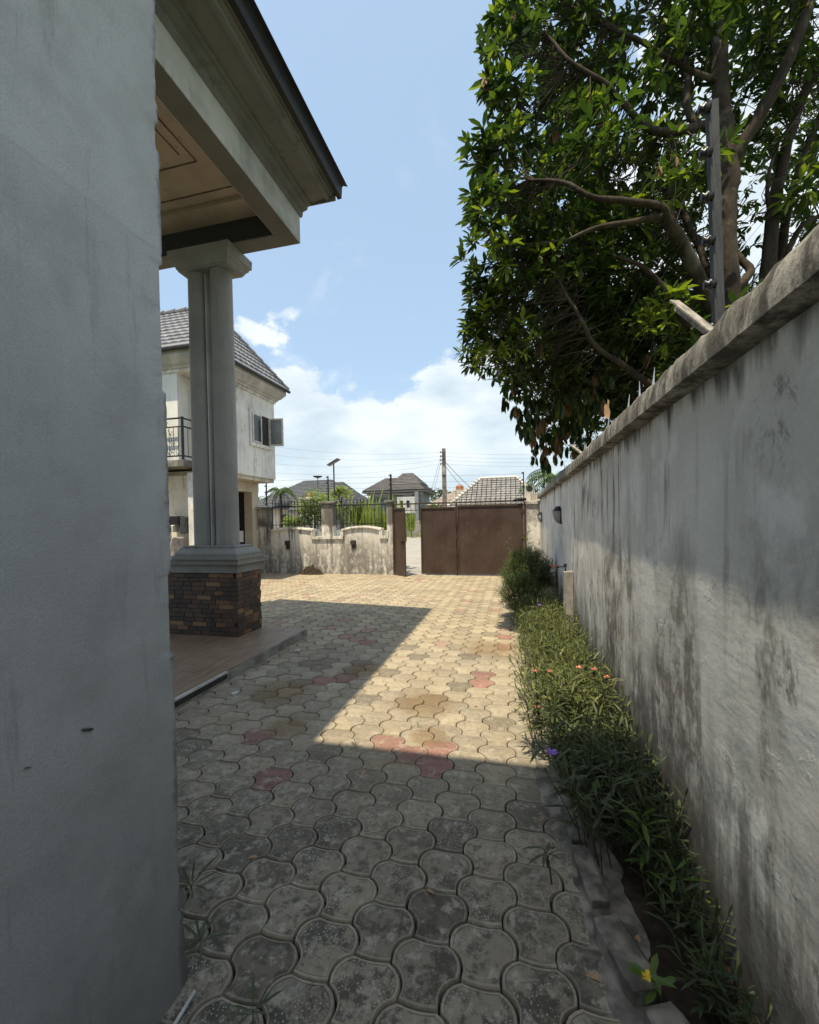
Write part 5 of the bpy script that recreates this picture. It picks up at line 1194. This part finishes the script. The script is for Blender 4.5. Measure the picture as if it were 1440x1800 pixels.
# feathery bush at the far end
def feather(cx, cy, r_, h, n, label, mat, name='feathery_bush', ls=.05):
    t_ = thing(name, (cx, cy, 0), label, 'bush'); q = MB(); s_ = MB()
    for i in range(n):
        v = rv(-.3, 1); k = rnd.random() ** .3
        p = Vector((v.x * r_ * k * (1 + .25 * nz(v.x * 3, v.z * 3, 1)), v.y * r_ * k, h * .5 + v.z * h * .5 * k * (1 + .15 * nz(v.y * 3, v.x * 3, 8)))); d = (v + rv() * .6 + Vector((0, 0, .4)))
        for j in range(6): leaf(q, p + d.normalized() * .02 * j, d.normalized() + rv() * 1.0, Vector((0, 0, 1)), ls * rnd.uniform(.7, 1.3), ls * .17, .1, 0, True)
        if i % 12 == 0: s_.tube([(0, 0, 0), p * .5, p], [.008, .004, .002], 3, cap=False)
    o = s_.build('stems', M['stem_green'], fix=False, kind='stuff'); o.parent = t_
    o = q.build('leaves', M[mat], fix=False, kind='stuff'); o.parent = t_
feather(.24, 7.7, .40, 1.02, 3000, 'tall feathery green bush at the far end of the bed', 'bush_leaf')
feather(.08, 6.95, .27, .66, 1300, 'lower feathery bush spilling over the paving edge', 'bush_leaf')
def sprout(x, y, h, n, L_, label, mat, wr=.2, lean=(0, 0), name='leafy_plant', flower=None, base=.0, el=(.1, 1.0), cat='plant', stemr=.004):
    t_ = thing(name, (x, y, 0), label, cat); top = Vector((lean[0], lean[1], h)); mid = top * .5 + Vector((0, 0, .03)) + Vector((lean[0], lean[1], 0)) * -.12
    q = MB(); q.tube([(0, 0, -.01), mid, top], [stemr, stemr * .8, stemr * .5], 5); o = q.build('stem', M['stem_green']); o.parent = t_
    for i in range(n):
        f_ = base + (1 - base) * (i + .6) / n; p = (mid * f_ * 2) if f_ < .5 else mid.lerp(top, f_ * 2 - 1); a = i * 2.4 + x * 9; d = Vector((math.cos(a), math.sin(a), rnd.uniform(*el)))
        q = MB(); l_ = L_ * rnd.uniform(.75, 1.15); leaf(q, Vector(p), d, Vector((0, 0, 1)), l_, l_ * wr, rnd.uniform(.1, .4)); o = q.build('leaf', M[mat], fix=False); o.parent = t_
    if flower:
        fm, n_, fr = flower; q = MB()
        for i in range(n_):
            a = 2 * math.pi * i / n_; leaf(q, top, Vector((math.cos(a), math.sin(a) * .8 - .3, .45)), Vector((0, 0, 1)), fr, fr * .75, .25)
        o = q.build('flower', M[fm], fix=False); o.parent = t_
    return t_
sprout(.30, 2.12, .42, 9, .11, 'tall stem with a purple flower leaning over the paving', 'dark_hedge_leaf', .12, (-.13, .10), 'flowering_plant', ('purple_petal', 6, .03), .35)
sprout(.36, 2.05, .34, 8, .10, 'bare leaning stem just below the purple flower', 'dark_hedge_leaf', .12, (-.12, .06), 'flowering_plant', None, .5)
sprout(.14, 1.92, .13, 7, .085, 'small dark star-shaped sprout in the mortar beside the kerb', 'dark_hedge_leaf', .17, (-.03, .03), 'sprout', None, .75, (-.2, .3))
sprout(.35, 5.05, .60, 10, .10, 'stem with a pale lilac flower in the sunlit plants', 'hedge_leaf', .12, (-.08, 0), 'flowering_plant', ('purple_petal', 6, .024), .4)
sprout(.44, 1.50, .13, 7, .075, 'green plant bearing one yellow flower over the kerb', 'bright_leaf', .32, (-.05, -.03), 'flowering_plant', ('yellow_petal', 5, .020), .3)
sprout(.54, 1.98, .33, 16, .12, 'bright-leaved weed inside the shaded bed', 'bright_leaf', .17, (-.03, 0), 'leafy_plant', None, .2)
sprout(.60, 1.80, .24, 12, .11, 'second bright weed nearer to the wall foot', 'bright_leaf', .17, (-.02, 0), 'leafy_plant', None, .2)
sprout(.50, 1.25, .09, 12, .07, 'low bright weed by the nearest kerb stone', 'bright_leaf', .2, (-.02, 0), 'leafy_plant', None, .1)
for i, (x, y, lb) in enumerate(((.16, 3.3, 'pink-flowered spiny stem leaning over the paving edge'), (.27, 3.22, 'pink-flowered spiny stem second from the paving'), (.46, 3.26, 'pink-flowered spiny stem in the middle of the bed'), (.60, 3.42, 'pink-flowered spiny stem close to the wall'), (.63, 3.18, 'pink-flowered spiny stem with the bare grey stalk'), (.17, 3.0, 'low pink-flowered stem nearest the viewer'))):
    h = .45 if i < 5 else .25
    sprout(x, y, h + .03 * (i % 3), 16, .05, lb, 'dark_hedge_leaf' if i % 2 else 'bush_leaf', .45, (-.02 - .01 * (i % 2), 0), 'flowering_plant', ('pink_petal', 5, .024), .25, stemr=.007)
sprout(.30, 8.3, 1.32, 16, .13, 'pale leafy climber rising above the feathery bush by the gate', 'lime_leaf', .5, (-.05, 0), 'leafy_plant', None, .55)
sprout(.0, 8.0, 1.22, 12, .10, 'thin reddish shoot left of the climber by the gate', 'bush_leaf', .3, (-.08, 0), 'leafy_plant', ('pink_petal', 5, .03), .6)
# weeds by the left wall and in the joints
for x, y, h, n, L_, lb in ((-1.36, 1.52, .05, 9, .13, 'narrow-bladed weed at the foot of the grey wall'), (-1.16, 1.33, .04, 9, .12, 'nearer narrow-bladed weed at the foot of the grey wall'), (-.83, 1.17, .03, 10, .10, 'dark weed at the bottom edge between the paving blocks'), (-.74, 3.18, .015, 8, .035, 'tiny green weed in a sunlit joint'), (-1.10, 2.78, .02, 14, .045, 'small dark weed on the shade line in the paving')):
    sprout(x, y, h, n, L_, lb, 'dark_hedge_leaf' if y < 3 else 'bright_leaf', .10, (0, 0), 'weed', None, .1, (.1, .9), 'weed', .002)
q = MB()
rnd = random.Random(5)
for _ in range(420):
    x, y = rnd.choice(spots[:]); 
    if y > 4.2 or x < -2.9: continue
    if rnd.random() < .5 and y > 2.4: continue
    px_ = x - HW + rnd.uniform(-.008, .008) ; py_ = y + rnd.uniform(-.01, .01)
    for k in range(5): leaf(q, Vector((px_, py_, -.012)), rv(.1, .9), Vector((0, 0, 1)), rnd.uniform(.010, .022), .004, .2, 0, True)
q.build('joint_moss', M['bush_leaf'], fix=False, kind='stuff', label='tiny moss and seedlings in the joints of the near paving', cat='moss')

rnd = random.Random(31)
lab = ['dry brown leaf lying on the shaded paving near the kerb', 'curled dead leaf by the left wall foot', 'dead leaf in the middle of the near paving', 'yellowed fallen leaf beside the yellow flower', 'small dead leaf on the sunlit paving', 'dead leaf on the terrace corner paving', 'brown leaf under the purple flower', 'dry leaf near the red paving blocks']
for (x, y, L_), lb in zip(((.22, 1.55, .06), (-1.25, 1.75, .05), (-.35, 1.75, .045), (.44, 1.75, .06), (-.35, 3.6, .05), (-2.3, 4.9, .06), (.12, 2.3, .05), (-.95, 2.55, .045)), lab):
    q = MB(); a = rnd.uniform(0, 6.28); leaf(q, Vector((0, 0, .006)), Vector((math.cos(a), math.sin(a), .25)), Vector((0, 0, 1)), L_, L_ * .4, .5)
    o = q.build('fallen_leaf', M['dry_leaf'], fix=False, label=lb, cat='leaf', group='fallen leaves on the ground'); o.location = (x, y, .002)
